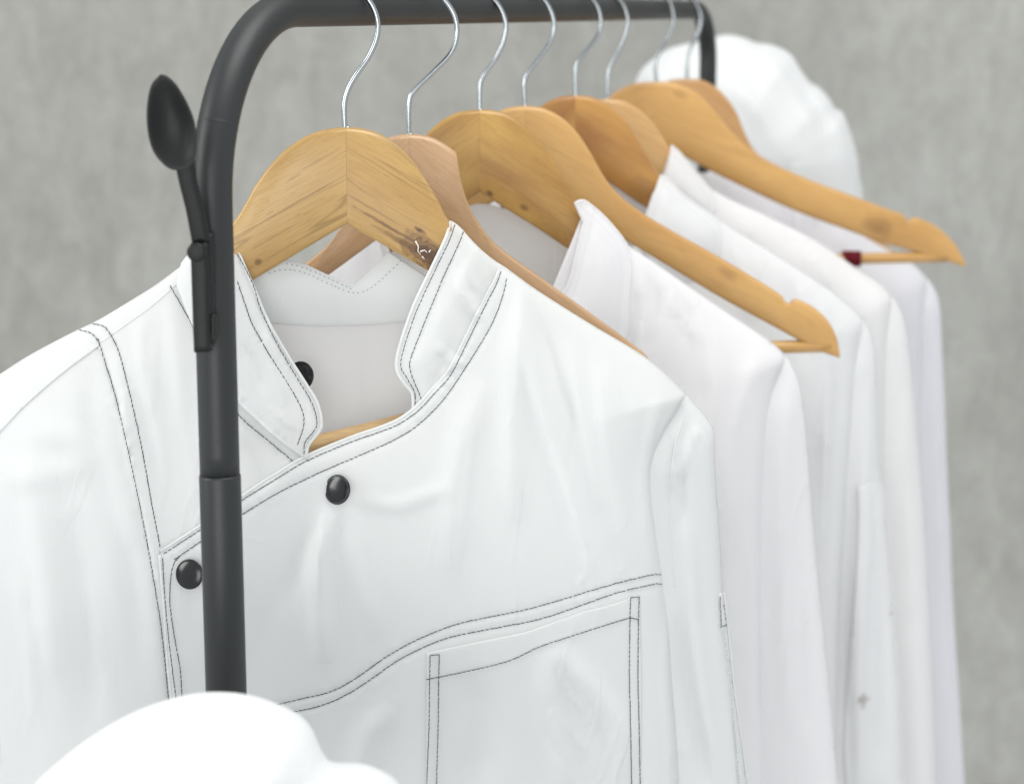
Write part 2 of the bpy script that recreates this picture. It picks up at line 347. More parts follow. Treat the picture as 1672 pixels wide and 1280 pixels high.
def add_arm(pl, top_xz, bot_xz, side, mat, parent, gap=0.00004, **kw):
    t = np.array(top_xz).copy(); b = np.array(bot_xz).copy()
    t[0, 0] = pl.X + side * gap; b[0, 0] = pl.X + side * gap
    V, Fc, G, info = arm_mesh(pl, t, b, side, **kw)
    o = mesh_obj('arm', V, Fc, mat, parent)
    a = o.data.attributes.new('grain', 'FLOAT_VECTOR', 'POINT'); a.data.foreach_set('vector', np.array(G).ravel())
    md = o.modifiers.new('edge', 'EDGE_SPLIT'); md.split_angle = math.radians(50)
    return o, info
def hook_mesh(pl, px, parent, r=0.00165, tail=None):
    P = pl.xz(catmull(px, 8)); P = resample(P, 110)
    pts = [(p[0], pl.y(p[0]), p[1]) for p in P]
    v, f = tube(pts, r, 14); return mesh_obj('hook', v, f, M_chrome, parent)
def knot_at(pl, px, info, rad, asp, strength):
    p = pl.xz([px])[0]; ang, b0 = info; lx = abs(p[0] - pl.X); lz = p[1] - b0[1]
    return (lx * math.cos(ang) + lz * math.sin(ang), -lx * math.sin(ang) + lz * math.cos(ang), rad, asp, strength)

HG = 'wooden clothes hangers on the rail'
specs = []
specs.append(dict(stem=563, w=(0.45, 0.285, 0.10), d=(0.37, 0.215, 0.066),
  top=[(564, 208), (590, 210), (620, 219), (648, 237), (672, 261), (694, 292), (715, 328), (736, 366), (780, 416), (850, 470), (950, 535), (1050, 600), (1100, 645)],
  bot=[(567, 365), (640, 407), (715, 450), (850, 522), (950, 580), (1050, 640), (1092, 668)],
  topL=[(564, 208), (535, 211), (505, 220), (472, 240), (445, 266), (420, 299), (400, 335), (382, 362), (330, 420), (250, 480), (120, 560), (20, 625)],
  botL=[(567, 365), (490, 411), (413, 457), (300, 520), (150, 610), (30, 670)],
  hook=[(563, 212), (562, 175), (567, 150), (580, 125), (601, 95), (614, 66), (617, 40), (610, 14), (594, -8), (570, -24), (543, -18), (527, 4), (524, 22)],
  rod=[(300, 790), (500, 730), (612, 703), (800, 655)], label='pale blond wooden hanger with dark cracked knot, nearest the post, inside the black-stitched chef jacket'))
specs.append(dict(stem=667, w=(0.50, 0.315, 0.175), d=(0.43, 0.26, 0.13),
  top=[(667, 219), (690, 221), (714, 229), (736, 243), (745, 251), (749, 275), (755, 305), (766, 337), (781, 364), (811, 401), (875, 448), (962, 510), (1034, 563), (1056, 582), (1075, 612), (1110, 650), (1135, 690)],
  bot=[(667, 352), (715, 382), (770, 420), (850, 475), (950, 545), (1040, 620), (1090, 670), (1130, 705)],
  hook=[(667, 222), (668, 168), (677, 148), (708, 117), (735, 89), (746, 58), (742, 26), (725, 0), (703, -16), (675, -20), (650, -8), (640, 12)],
  label='bare pinkish wooden hanger with angular shoulder, second from the post'))
specs.append(dict(stem=783, w=(0.44, 0.26, 0.068), d=(0.29, 0.14, 0.030),
  top=[(783, 179), (818, 183), (848, 198), (876, 224), (902, 259), (925, 299), (950, 345), (985, 390), (1060, 440), (1150, 500), (1230, 560), (1262, 585)],
  bot=[(783, 313), (830, 343), (880, 374), (942, 415), (1050, 475), (1150, 545), (1240, 600), (1258, 612)],
  hook=[(783, 182), (784, 140), (790, 124), (810, 95), (823, 66), (826, 40), (817, 14), (800, -6), (782, -15), (762, -10), (752, 8)],
  label='golden wooden hanger with small dark specks, holding the shirt right behind the chef jacket'))
specs.append(dict(stem=857, w=(0.53, 0.31, 0.105), d=(0.45, 0.245, 0.074),
  top=[(857, 173), (887, 177), (915, 191), (940, 214), (962, 246), (984, 285), (1006, 314), (1040, 342), (1090, 373), (1160, 412), (1230, 453), (1268, 477), (1279, 486), (1283, 495), (1290, 496), (1294, 489), (1303, 489), (1330, 503), (1352, 524), (1366, 552), (1370, 578)],
  bot=[(857, 303), (930, 340), (1024, 394), (1094, 436), (1181, 488), (1269, 536), (1334, 571), (1369, 583)],
  hook=[(857, 176), (856, 137), (862, 120), (885, 90), (900, 66), (905, 44), (900, 20), (886, -2), (866, -14), (845, -10), (834, 6)],
  rodz=(1300, 566), label='bare honey wooden hanger with notched tip and trouser bar, fourth from the post'))
specs.append(dict(stem=940, w=(0.43, 0.225, 0.055), d=(0.28, 0.115, 0.024),
  top=[(940, 156), (966, 159), (992, 171), (1016, 192), (1037, 222), (1057, 256), (1078, 290), (1120, 335), (1200, 390), (1300, 450), (1370, 500), (1395, 520)],
  bot=[(940, 262), (1000, 302), (1056, 340), (1120, 375), (1200, 430), (1300, 490), (1385, 535)],
  hook=[(940, 159), (940, 116), (945, 99), (965, 75), (978, 55), (981, 34), (975, 11), (960, -6), (943, -11), (925, -5), (918, 8)],
  label='deep amber wooden hanger in the shirt under the third bare hanger, fifth from the post'))
specs.append(dict(stem=992, w=(0.55, 0.34, 0.14), d=(0.46, 0.25, 0.09),
  top=[(992, 162), (1017, 165), (1042, 178), (1064, 199), (1083, 226), (1099, 250), (1150, 310), (1250, 365), (1340, 410), (1420, 460), (1445, 478)],
  bot=[(992, 250), (1040, 275), (1090, 305), (1160, 345), (1250, 392), (1340, 440), (1435, 492)],
  hook=[(992, 165), (993, 125), (998, 106), (1014, 76), (1023, 52), (1025, 32), (1018, 10), (1005, -4), (990, -9), (976, -3), (969, 9)],
  label='honey wooden hanger peeking out between the amber one and the long bare one'))
specs.append(dict(stem=1072, w=(0.53, 0.305, 0.10), d=(0.42, 0.225, 0.066),
  top=[(1072, 134), (1095, 135), (1120, 142), (1145, 158), (1168, 184), (1195, 216), (1230, 248), (1270, 271), (1330, 297), (1400, 323), (1450, 342), (1474, 350), (1480, 360), (1486, 361), (1490, 355), (1502, 357), (1530, 371), (1555, 394), (1570, 418), (1575, 431)],
  bot=[(1072, 232), (1143, 270), (1200, 299), (1300, 345), (1390, 378), (1440, 396), (1480, 407), (1530, 422), (1574, 435)],
  hook=[(1072, 137), (1070, 106), (1077, 86), (1090, 65), (1099, 41), (1098, 18), (1090, 0), (1076, -9), (1062, -4), (1056, 8)],
  rodz=(1420, 422), label='bare yellow wooden hanger whose notched tip reaches farthest right against the wall'))
specs.append(dict(stem=1122, w=(0.50, 0.29, 0.12), d=(0.42, 0.22, 0.08),
  top=[(1122, 129), (1145, 131), (1170, 144), (1190, 165), (1205, 190), (1218, 222), (1240, 255), (1300, 300), (1380, 350), (1440, 395), (1480, 430)],
  bot=[(1122, 222), (1170, 250), (1220, 290), (1300, 330), (1380, 375), (1470, 445)],
  hook=[(1122, 131), (1122, 100), (1127, 80), (1137, 62), (1143, 45), (1144, 27), (1137, 8), (1126, -4), (1112, -6), (1102, 4)],
  label='brownish wooden hanger half hidden at the far end of the rail'))
hang = []
for i, s in enumerate(specs):
    pl = Plane(s['stem']); hz = 1.5
    top = pl.xz(catmull(s['top'], 6)); bot = pl.xz(catmull(s['bot'], 6))
    apex = top[0]
    t = thing('wooden_hanger', s['label'], 'clothes hanger', (pl.X, pl.Y, bot[-1][1]), HG)
    n = len(top)
    ang = math.atan2(bot[-1][1] - bot[0][1], abs(bot[-1][0] - bot[0][0])); info = (ang, bot[0])
    kn = []
    if i == 0: kn = [knot_at(pl, (694, 410), info, .0090, 1.9, 1.0), knot_at(pl, (686, 374), info, .0018, 2.6, 1.), knot_at(pl, (634, 368), info, .0012, 22.0, .75), knot_at(pl, (716, 426), info, .0080, 1.2, .9), knot_at(pl, (655, 392), info, .0022, 9.0, .6), knot_at(pl, (610, 340), info, .0009, 26.0, .4)]
    if i == 2: kn = [knot_at(pl, (800, 315), info, .0022, 1.5, .8), knot_at(pl, (856, 338), info, .0026, 1.6, .7), knot_at(pl, (905, 385), info, .012, 1.7, .25)]
    if i == 3: kn = [knot_at(pl, (1187, 446), info, .0045, 2.0, .28)]
    if i == 4: kn = [knot_at(pl, (1052, 318), info, .014, 1.2, .3)]
    if i == 6: kn = [knot_at(pl, (1432, 372), info, .010, 1.6, .4), knot_at(pl, (1110, 155), info, .004, 2, .25)]
    mw = wood('hanger_wood_%s' % ['blond', 'pink', 'golden', 'honey', 'amber', 'straw', 'yellow', 'brown'][i], s['w'], s['d'], i * 1.37, kn, 1.0 if i < 3 else .6, 0.55 if i in (0,) else .22, 170 if i == 0 else 80, 1.1 if i == 0 else .8)
    mwm = mw if not kn else wood('hanger_wood_other_arm', s['w'], s['d'], i * 1.37 + 5, [], 1.0 if i < 3 else .6, .22)
    ar, _ = add_arm(pl, top, bot, 1, mw, t)
    if 'topL' in s:
        tl = pl.xz(catmull(s['topL'], 6)); bl = pl.xz(catmull(s['botL'], 6))
        infoL = (math.atan2(bl[-1][1] - bl[0][1], abs(bl[-1][0] - bl[0][0])), bl[0])
        mwl = wood('hanger_wood_blond_left', s['w'], s['d'], 8.3, [knot_at(pl, (424, 426), infoL, .0022, 1.2, .7), knot_at(pl, (480, 290), infoL, .0011, 5, .30), knot_at(pl, (500, 322), infoL, .0008, 45, .42), knot_at(pl, (450, 385), infoL, .0006, 40, .35), knot_at(pl, (520, 262), infoL, .0006, 30, .25)], 1.0, .6)
        add_arm(pl, tl, bl, -1, mwl, t)
    else:
        add_arm(pl, pl.mirror(top), pl.mirror(bot), -1, mwm, t)
    hook_mesh(pl, s['hook'], t, r=0.0016)
    v, f = tube([(pl.X, pl.Y, apex[1] - .001), (pl.X, pl.Y, apex[1] + .0003)], .0022, 14); mesh_obj('hook_collar', v, f, M_chrome, t)
    # trouser bar
    if i == 0:
        rp = pl.xz(s['rod']); rp = [(q[0], pl.y(q[0]) + .003, q[1]) for q in resample(rp, 16)]; rr_ = .0054; mw = wood('pale_bar_wood', (.66, .45, .22), (.56, .36, .16), 3.1, [], 1.0, .2)
    else:
        k = int(0.93 * (len(bot) - 1)); e = bot[k]; z = e[1] + .004
        if 'rodz' in s: z = pl.xz([s['rodz']])[0][1]
        xx = e[0] - pl.X; rp = [(pl.X + q * xx, pl.y(pl.X + q * xx), z) for q in np.linspace(-1, 1, 14)]; rr_ = .005
    v, f = tube(rp, rr_, 16); ro = mesh_obj('trouser_bar', v, f, mw, t)
    g = ro.data.attributes.new('grain', 'FLOAT_VECTOR', 'POINT'); g.data.foreach_set('vector', (np.array(v) * [1, 1, 1]).ravel())
    if i == 6:
        c = np.array(rp[-1]); gx = pl.xz([(1390, 424)])[0][0]; d_ = np.array([gx, pl.y(gx), z]); v, f = tube([(d_[0] - .009, d_[1] + .0014, z), (d_[0] - .0085, d_[1] + .0013, z), (d_[0] + .0085, d_[1] - .0013, z), (d_[0] + .009, d_[1] - .0014, z)], [.003, .0072, .0072, .003], 16)
        mesh_obj('grip_sleeve', v, f, M_redcloth, t)['label'] = 'dark red sleeve round the trouser bar'
    if i == 0:   # pale splinters in the open knot
        parts = []
        for pxs in ([(679, 392), (684, 401), (683, 408), (688, 414)], [(687, 409), (694, 407), (698, 411)], [(701, 410), (704, 406)], [(690, 417), (694, 421)]):
            P = resample(pl.xz(catmull(pxs, 4)), 10); parts.append(tube([(q[0], pl.y(q[0]) - .0061, q[1]) for q in P], np.linspace(.0005, .00018, 10), 6))
        v, f = merge(parts); mesh_obj('splinter', v, f, plain('pale_splinter', (.75, .68, .58), .7), t)['label'] = 'pale splinters in the dark knot'
    hang.append((t, pl, top, bot))

# ------------------------------------------------------------------ cloth
class Cloth:
    def __init__(s, pl, sil, T0=.010, T1=.042, R=.055, fall=.18, yoff=0.0, seed=0, noise=1.0, back=False):
        s.pl = pl; s.yoff = yoff; s.sil = np.asarray(sil, float); s.T0, s.T1, s.R, s.fall = T0, T1, R, fall
        s.ztop = s.sil[:, 1].max(); s.folds = []; s.pucks = []; s.seed = seed; s.noise = noise; s.sg = 1.0 if back else -1.0
    def base(s, X, Z):
        d, _ = seg_dist(X, Z, s.sil); q = np.clip(d / s.R, 0, 1); g = (1 - (1 - q) ** 2) ** .55
        dn = np.clip((s.ztop - Z) / s.fall, 0, 1); dn = dn * dn * (3 - 2 * dn)
        return s.pl.y(X) + s.yoff + s.sg * (s.T0 + (s.T1 - s.T0) * dn) * g
    def full(s, X, Z):
        X = np.asarray(X, float); Z = np.asarray(Z, float)
        Y = s.base(X, Z); d, _ = seg_dist(X, Z, s.sil); e = np.clip(d / .018, 0, 1); e = e * e * (3 - 2 * e)
        h = np.zeros(X.shape)
        h += s.noise * .0016 * vnoise(X * 38 + s.seed, Z * 5 + s.seed) + s.noise * .0030 * vnoise(X * 17 + 3 + s.seed, Z * 3.2)
        h += s.noise * .00035 * vnoise(X * 120 + s.seed, Z * 45 + s.seed) 
        for poly, sig, amp in s.folds:
            dd, arc = seg_dist(X, Z, poly); L = np.linalg.norm(np.diff(poly, axis=0), axis=1).sum()
            taper = np.clip(np.minimum(arc, L - arc) / (.25 * L), 0, 1) ** .7 * .85 + .15
            h += amp * taper * np.exp(-(dd / sig) ** 2)
        for poly, sig, amp, wl in s.pucks:
            dd, arc = seg_dist(X, Z, poly)
            h += amp * np.exp(-(dd / sig) ** 2) * (np.sin(arc / wl * 6.28 + 3 * vnoise(arc * 60, arc * 0 + s.seed)) * vnoise(arc * 55, arc * 0 + 5.3 + s.seed) - .35 * 0)
            h -= amp * 1.3 * np.exp(-(dd / (sig * .28)) ** 2)
        return Y - h * e * (0 if s.sg > 0 else 1) - (h * e * .4 if s.sg > 0 else 0)
    def sd(s, P):
        runs = getattr(s, 'runs', [s.sil]); return np.min([seg_dist(P[:, 0], P[:, 1], r)[0] for r in runs], axis=0)
    def xz(s, pts, f=None):                              # near the silhouette the surface is steep: stay on the plane there
        a = on(pts, f or s.base); p = on(pts, s.pl.y); k = np.clip((s.sd(p) - .0005) / .003, 0, 1)[:, None]; k = k * k * (3 - 2 * k)
        return p * (1 - k) + a * k
    def fold(s, px, sig_px, amp_mm, smooth=True):
        k = s.pl.Y / F; P = s.xz(catmull(px, 4) if smooth else px); s.folds.append((P, sig_px * k * .9, amp_mm / 1000 * 1.6))
    def puck(s, px, sig_mm=5, amp_mm=.35, wl=6): s.pucks.append((s.xz(px), sig_mm / 1000, 1.8 * amp_mm / 1000, wl / 1000))
def inside(P, poly):
    x, z = P[:, 0], P[:, 1]; c = np.zeros(len(P), bool); n = len(poly)
    for i in range(n):
        x1, z1 = poly[i]; x2, z2 = poly[(i + 1) % n]
        if z1 == z2: continue
        c ^= ((z1 > z) != (z2 > z)) & (x < (x2 - x1) * (z - z1) / (z2 - z1) + x1)
    return c
def panel(cl, poly_xz, name, mat, parent, step=.003, lift=0.0, thick=.0009, liftf=None, roundedge=None, label=None):
    poly = resample(np.vstack([poly_xz, poly_xz[:1]]), step=step * .9)[:-1]
    lo, hi = poly.min(0), poly.max(0)
    gx, gz = np.meshgrid(np.arange(lo[0], hi[0], step), np.arange(lo[1], hi[1], step * 1.0)); P = np.stack([gx.ravel(), gz.ravel()], 1)
    P += (np.random.RandomState(1).rand(*P.shape) - .5) * step * .3
    P = P[inside(P, poly)]; d, _ = seg_dist(P[:, 0], P[:, 1], np.vstack([poly, poly[:1]])); P = P[d > step * .45]
    # extra rows of points close to the silhouette keep its roll smooth
    ring = []
    cen = poly
    tn = np.roll(cen, -1, 0) - np.roll(cen, 1, 0); nn = np.stack([-tn[:, 1], tn[:, 0]], 1); nn /= np.linalg.norm(nn, axis=1)[:, None] + 1e-12
    for sgn in (1, -1):
        q = cen + sgn * nn * step * .28; q = q[inside(q, poly)]; dq, _ = seg_dist(q[:, 0], q[:, 1], np.vstack([poly, poly[:1]])); ring.append(q[dq > step * .2])
    A = np.vstack([poly, P] + ring); n = len(poly)
    r = delaunay_2d_cdt([Vector(a) for a in A.tolist()], [], [list(range(n))], 1, 1e-7)
    C = np.array([tuple(v) for v in r[0]]); Fc = r[2]
    Y = cl.full(C[:, 0], C[:, 1]) - lift
    if liftf is not None: Y = Y - liftf(C[:, 0], C[:, 1])
    if roundedge:                                     # (polyline, width, drop): free edge that turns back
        for pl_, w_, dr in roundedge:
            dd, _ = seg_dist(C[:, 0], C[:, 1], pl_); Y = Y + dr * np.exp(-(dd / w_) ** 2)
    V = np.stack([C[:, 0], Y, C[:, 1]], 1)
    Fo = []
    for t in Fc:
        a, b, c = (C[k] for k in t[:3]); cr_ = (b[0] - a[0]) * (c[1] - a[1]) - (b[1] - a[1]) * (c[0] - a[0])
        Fo.append(tuple(t) if cr_ > 0 else tuple(t)[::-1])
    o = mesh_obj(name, V, Fo, mat, parent)
    if thick:
        md = o.modifiers.new('thickness', 'SOLIDIFY'); md.thickness = thick; md.offset = 0
    if label: o['label'] = label
    return o
def cen_shrink(P, d):
    P = resample(P, 60); T = np.roll(P, -1, 0) - np.roll(P, 1, 0); n = np.stack([-T[:, 1], T[:, 0]], 1); n /= np.linalg.norm(n, axis=1)[:, None] + 1e-9
    q = P + n * d; q = q if inside(q, P).mean() > .5 else P - n * d; return q[inside(q, P)]
def stitches(cl, px, parent, mat=None, L=.0026, gap=.00014, r=.00026, lift=.0008, smooth=True, name='stitching', amp=1.0, pts=None):
    base = pts if pts is not None else (cl.xz(catmull(px, 6) if smooth else px, cl.full) if hasattr(cl, 'xz') else on(catmull(px, 6) if smooth else px, cl.full))
    P = resample(base, step=.0004); n = len(P); rs = np.random.RandomState(11 if px is None else len(px) * 7 + int(px[0][0])); parts = []
    wob = .00012 * amp
    per = L + gap; tot = .0004 * n; k = 0; s0 = 0.0
    Y = cl.full(P[:, 0], P[:, 1]) - lift
    Q = np.stack([P[:, 0], Y, P[:, 1]], 1)
    while s0 + L < tot:
        i0 = int(s0 / .0004); i1 = min(n - 1, int((s0 + L) / .0004))
        a, b = Q[i0].copy(), Q[i1].copy(); dr = b - a; nn = np.array([-dr[2], 0, dr[0]]); nn /= np.linalg.norm(nn) + 1e-9
        a += nn * (wob + rs.randn() * .00006); b += nn * (-wob + rs.randn() * .00006); m = (a + b) / 2 + [0, -.0001, 0]
        parts.append(tube([a, a * .7 + m * .3, m, b * .7 + m * .3, b], [r * .35, r * .9, r, r * .9, r * .35], 5)); s0 += per * (1 + rs.randn() * .06); k += 1
    v, f = merge(parts); return mesh_obj(name, v, f, mat or M_thread, parent)
def snap(parent, c, nrm, r=.0078):
    nrm = Vector(nrm).normalized(); q = nrm.to_track_quat('Z', 'Y'); prof = [(0, .0030), (.25, .00295), (.5, .0027), (.72, .0021), (.84, .0015), (.88, .00135), (.93, .0016), (.985, .0013), (1, .0006), (.97, -.0006), (.3, -.0008)]
    V = []; Fc = []; K = 36
    for (a, h) in prof:
        for k in range(K):
            t = 2 * math.pi * k / K; V.append(np.array(Vector(c) + q @ Vector((a * r * math.cos(t) if a else 1e-5 * math.cos(t), a * r * math.sin(t) if a else 1e-5 * math.sin(t), h * .7))))
    for i in range(len(prof) - 1):
        for k in range(K):
            a = i * K + k; b = i * K + (k + 1) % K; Fc.append((a + K, b + K, b, a))
    return mesh_obj('snap_button', V, Fc, M_snap, parent)
def edge_cord(cl, pts_xz, parent, mat, r=.0007, lift=0, name='edge_fold', liftf=None):
    P = resample(pts_xz, step=.0015); Y = cl.full(P[:, 0], P[:, 1]) - lift
    if liftf is not None: Y = Y - liftf(P[:, 0], P[:, 1])
    v, f = tube(np.stack([P[:, 0], Y, P[:, 1]], 1), r, 8); return mesh_obj(name, v, f, mat, parent)

# ================================================================== the chef jacket in front
pl1 = hang[0][1]
BOT = 1750
silR = [(738, 362), (752, 374), (775, 399), (803, 424), (828, 440), (875, 474), (962, 529), (1035, 572), (1080, 605), (1118, 643)]
silBodyR = [(1118, 643), (1092, 690), (1070, 745), (1068, 800), (1076, 870), (1086, 935), (1092, 1000), (1100, 1100), (1108, 1200), (1114, 1300), (1130, 1500), (1150, BOT)]
silL = [(388, 408), (340, 395), (310, 416), (290, 440), (255, 466), (220, 488), (160, 524), (120, 543), (50, 580), (0, 612), (-60, 652), (-100, 720), (-118, 900), (-135, 1290), (-150, BOT)]
w = lambda L: pl1.xz(catmull(L, 5))
sil1 = np.vstack([w(silL)[::-1], w(silR), w(silBodyR)[1:]])
sil1a = np.vstack([w(silR), w(silBodyR)[1:]]); sil1b = w(silL)[::-1]
J1 = Cloth(pl1, sil1b, T0=.012, T1=.036, R=.05, fall=.22, seed=1, noise=.35)
# the silhouette is two runs (left and right of the neck)
def base1(X, Z, self=J1):
    d1, _ = seg_dist(X, Z, sil1a); d2, _ = seg_dist(X, Z, sil1b); d = np.minimum(d1, d2)
    q = np.clip(d / self.R, 0, 1); g = (1 - (1 - q) ** 2) ** .55
    dn = np.clip((self.ztop - Z) / self.fall, 0, 1); dn = dn * dn * (3 - 2 * dn)
    return self.pl.y(X) + self.sg * (self.T0 + (self.T1 - self.T0) * dn) * g
J1.base = base1; J1.runs = [sil1a, sil1b]
jk = thing('chef_jacket', 'white chef jacket with dark double topstitching, black snaps and stand collar, nearest the camera', 'jacket', (pl1.X, pl1.Y, at(565, BOT, pl1.Y)[2]))
# folds read off the photograph
for px, sg_, a in [
    ([(850, 470), (865, 600), (900, 720), (945, 860), (985, 1000)], 16, 2.6), ([(880, 520), (905, 600), (935, 700)], 10, -1.5),
    ([(845, 480), (838, 600), (835, 720), (840, 850)], 20, 2.2), ([(790, 620), (745, 760), (735, 930)], 26, 1.8), ([(985, 590), (990, 700), (1010, 850), (1030, 930)], 22, 1.8),
    ([(1075, 650), (1060, 720), (1052, 800), (1066, 920)], 14, 2.0), ([(930, 560), (950, 680), (985, 830)], 14, 1.3),
    ([(560, 820), (530, 870), (518, 960), (530, 1080)], 20, 3.0), ([(590, 812), (650, 822), (740, 790)], 15, .9), ([(566, 830), (585, 930), (620, 1040)], 18, 1.2), ([(540, 835), (500, 900), (470, 990)], 18, -1.0),
    ([(905, 1050), (960, 1110), (1010, 1180), (1025, 1260)], 20, 2.6), ([(890, 1060), (900, 1150), (930, 1290)], 20, 2.2), ([(640, 1150), (600, 1200), (580, 1290)], 24, 1.6),
    ([(760, 1090), (790, 1180), (780, 1290)], 30, -1.6), ([(1090, 960), (1086, 1100), (1100, 1290)], 12, 1.4),
    ([(190, 590), (205, 650), (215, 730), (245, 860), (262, 960)], 10, 2.4), ([(150, 590), (150, 700), (185, 820), (215, 960), (230, 1100)], 18, -1.6), ([(60, 700), (130, 720), (185, 790), (215, 900)], 22, 1.8),
    ([(40, 740), (70, 900), (100, 1100)], 30, 2.6), ([(110, 840), (125, 1000), (150, 1200)], 26, -2.4), ([(0, 780), (100, 770), (150, 745)], 24, 1.2),
    ([(230, 520), (235, 600), (255, 700), (270, 800)], 12, 1.4), ([(275, 500), (290, 590), (300, 700)], 14, 1.2), ([(400, 720), (430, 770), (420, 800)], 16, -1.2),
    ([(440, 520), (445, 580), (470, 660)], 12, 1.4), ([(395, 560), (420, 600), (430, 640)], 9, -1.0),
    ([(750, 440), (760, 490), (790, 520)], 10, 1.5), ([(710, 560), (740, 590), (760, 590)], 8, .9), ([(700, 640), (720, 600), (735, 560)], 9, -1.0)]:
    J1.fold(px, sg_, a)
for px, sg_, a in [([(868, 585), (890, 680), (915, 740), (950, 860), (990, 960)], 5, .7), ([(842, 500), (846, 590), (842, 660)], 5, .6), ([(930, 640), (935, 700), (925, 780)], 5, -.5), ([(975, 600), (985, 690), (1005, 780)], 5, .5),
    ([(1108, 650), (1080, 700), (1066, 760)], 5, .9), ([(530, 830), (523, 900), (526, 980)], 5, .9), ([(775, 690), (760, 800), (752, 900)], 6, .5), ([(900, 1060), (925, 1120), (960, 1160), (985, 1230)], 6, 1.0), ([(890, 1110), (900, 1200), (930, 1250)], 5, -.8), ([(910, 1170), (950, 1210), (975, 1270)], 5, .8),
    ([(945, 955), (955, 930), (952, 900)], 5, .6), ([(1010, 945), (1015, 920)], 4, .6), ([(196, 640), (204, 690), (222, 760)], 4, .8), ([(186, 600), (190, 660), (212, 720), (224, 800)], 4, .6), ([(250, 545), (252, 620), (246, 680)], 5, .6), ([(300, 690), (315, 760), (318, 830)], 6, .7),
    ([(440, 660), (470, 690), (490, 700)], 4, .6), ([(420, 540), (440, 560), (452, 590)], 4, .5), ([(760, 425), (768, 455), (785, 478)], 5, .8), ([(745, 470), (760, 485), (780, 490)], 4, .6), ([(715, 610), (735, 600), (750, 580)], 4, .6), ([(700, 600), (712, 585), (730, 575)], 4, -.5),
    ([(790, 455), (800, 440)], 3, .4), ([(20, 900), (40, 1000), (60, 1180)], 8, .9), ([(150, 960), (165, 1060), (190, 1160)], 8, .8)]:
    J1.fold(px, sg_, a)
neck_edge = [(263, 898), (324, 859), (395, 809), (440, 780), (498, 745), (573, 713), (622, 696), (652, 683), (680, 662), (708, 632), (731, 606), (754, 562), (791, 487), (806, 460), (816, 437)]
neck_st1 = [(269, 901), (324, 865), (395, 815), (440, 787), (500, 751), (575, 719), (624, 702), (654, 689), (684, 668), (712, 638), (736, 611), (759, 566), (796, 491), (811, 462), (819, 440)]
neck_st2 = [(286, 911), (327, 883), (396, 838), (450, 805), (500, 780), (537, 763), (612, 731), (650, 713), (684, 691), (725, 650), (766, 590), (802, 530), (820, 485), (829, 446)]
flapL = [(262, 903), (267, 960), (270, 1000), (275, 1080), (282, 1140), (292, 1230), (300, 1300), (310, BOT)]
arm_a = [(178, 540), (195, 575), (212, 640), (232, 730), (248, 820), (262, 892)]
arm_b = [(160, 552), (172, 590), (190, 650), (212, 745), (230, 830), (246, 915), (262, 1010), (270, 1080), (276, 1142), (283, 1220)]
collarL_out = [(384, 402), (390, 412), (404, 445), (420, 482), (434, 515), (465, 572), (498, 624), (518, 657), (525, 688), (521, 704), (503, 728), (501, 752)]
collarR_out = [(736, 361), (728, 388), (705, 437), (675, 500), (652, 568), (648, 602), (660, 625), (674, 645), (673, 690)]
for L_ in (neck_st1, neck_st2): J1.puck(L_, 4.2, .28, 7)
J1.puck([(388, 641), (440, 695), (500, 751)], 4, .25, 6); J1.puck([(388, 674), (440, 722), (489, 761)], 4, .25, 6)
J1.puck(arm_b, 4.5, .3, 9); J1.puck(arm_a, 4.5, .3, 9)
J1.puck([(388, 459), (402, 500), (440, 575), (478, 635), (496, 672), (496, 695)], 3.5, .25, 5)
J1.puck([(757, 378), (725, 455), (690, 540), (668, 590), (676, 625), (688, 660)], 3.5, .25, 5)
wave1 = [(1083, 931), (1000, 951), (930, 972), (860, 992), (790, 1006), (740, 1018), (680, 1042), (630, 1070), (580, 1105), (540, 1126), (490, 1138), (440, 1150), (400, 1160), (350, 1175), (290, 1200)]
wave2 = [(1084, 947), (1010, 964), (950, 985), (880, 1008), (800, 1024), (740, 1036), (700, 1050), (650, 1075), (600, 1110), (560, 1134), (520, 1150), (470, 1161), (430, 1174), (350, 1200), (295, 1222)]
J1.puck(wave1, 4.5, .3, 9); J1.puck(wave2, 4.5, .3, 9)
b1 = J1.xz
def cut(curve, npt=5): return J1.xz(catmull(curve, npt))
J1sR = w(silR[4:]); J1sB = w(silBodyR)
lowline = np.array([J1.xz([(1150, BOT)])[0], J1.xz([(310, BOT)])[0]])
# over flap (big front panel)
polyA = np.vstack([cut(neck_edge), J1sR[1:], J1sB[1:], lowline[1:], cut(flapL)[::-1][1:-1]])
panel(J1, polyA, 'front_flap', FAB1, jk, step=.0019, lift=.0026, roundedge=[(cut(neck_edge), .0016, .0010), (cut(flapL), .0016, .0010)])
# under panel (left front) and the collar pieces
seamL = [(162, 556), (200, 530), (250, 494), (289, 460)]
polyB = np.vstack([cut(seamL), J1.xz([(300, 448), (312, 430), (345, 560), (390, 650), (440, 700), (500, 752), (545, 775), (560, 800), (480, 900), (400, 1100), (330, 1300), (320, BOT), (240, BOT)]),
                   cut([(292, 1300), (283, 1220), (276, 1142), (262, 1010), (246, 915), (230, 830), (212, 745), (190, 650), (170, 590), (158, 562)])])
panel(J1, polyB, 'under_front', FAB1, jk, step=.0022, lift=0)
# shoulder band between the front seam and the top fold
polyS = np.vstack([w([(146, 530), (160, 524), (220, 488), (255, 466), (290, 440), (310, 418)]), J1.xz([(312, 432), (300, 456)]), cut([(289, 466), (250, 500), (200, 536), (166, 560)]), J1.xz([(150, 562)])])
panel(J1, polyS, 'shoulder_yoke', FAB1, jk, step=.0028, lift=.0004, thick=.0005)
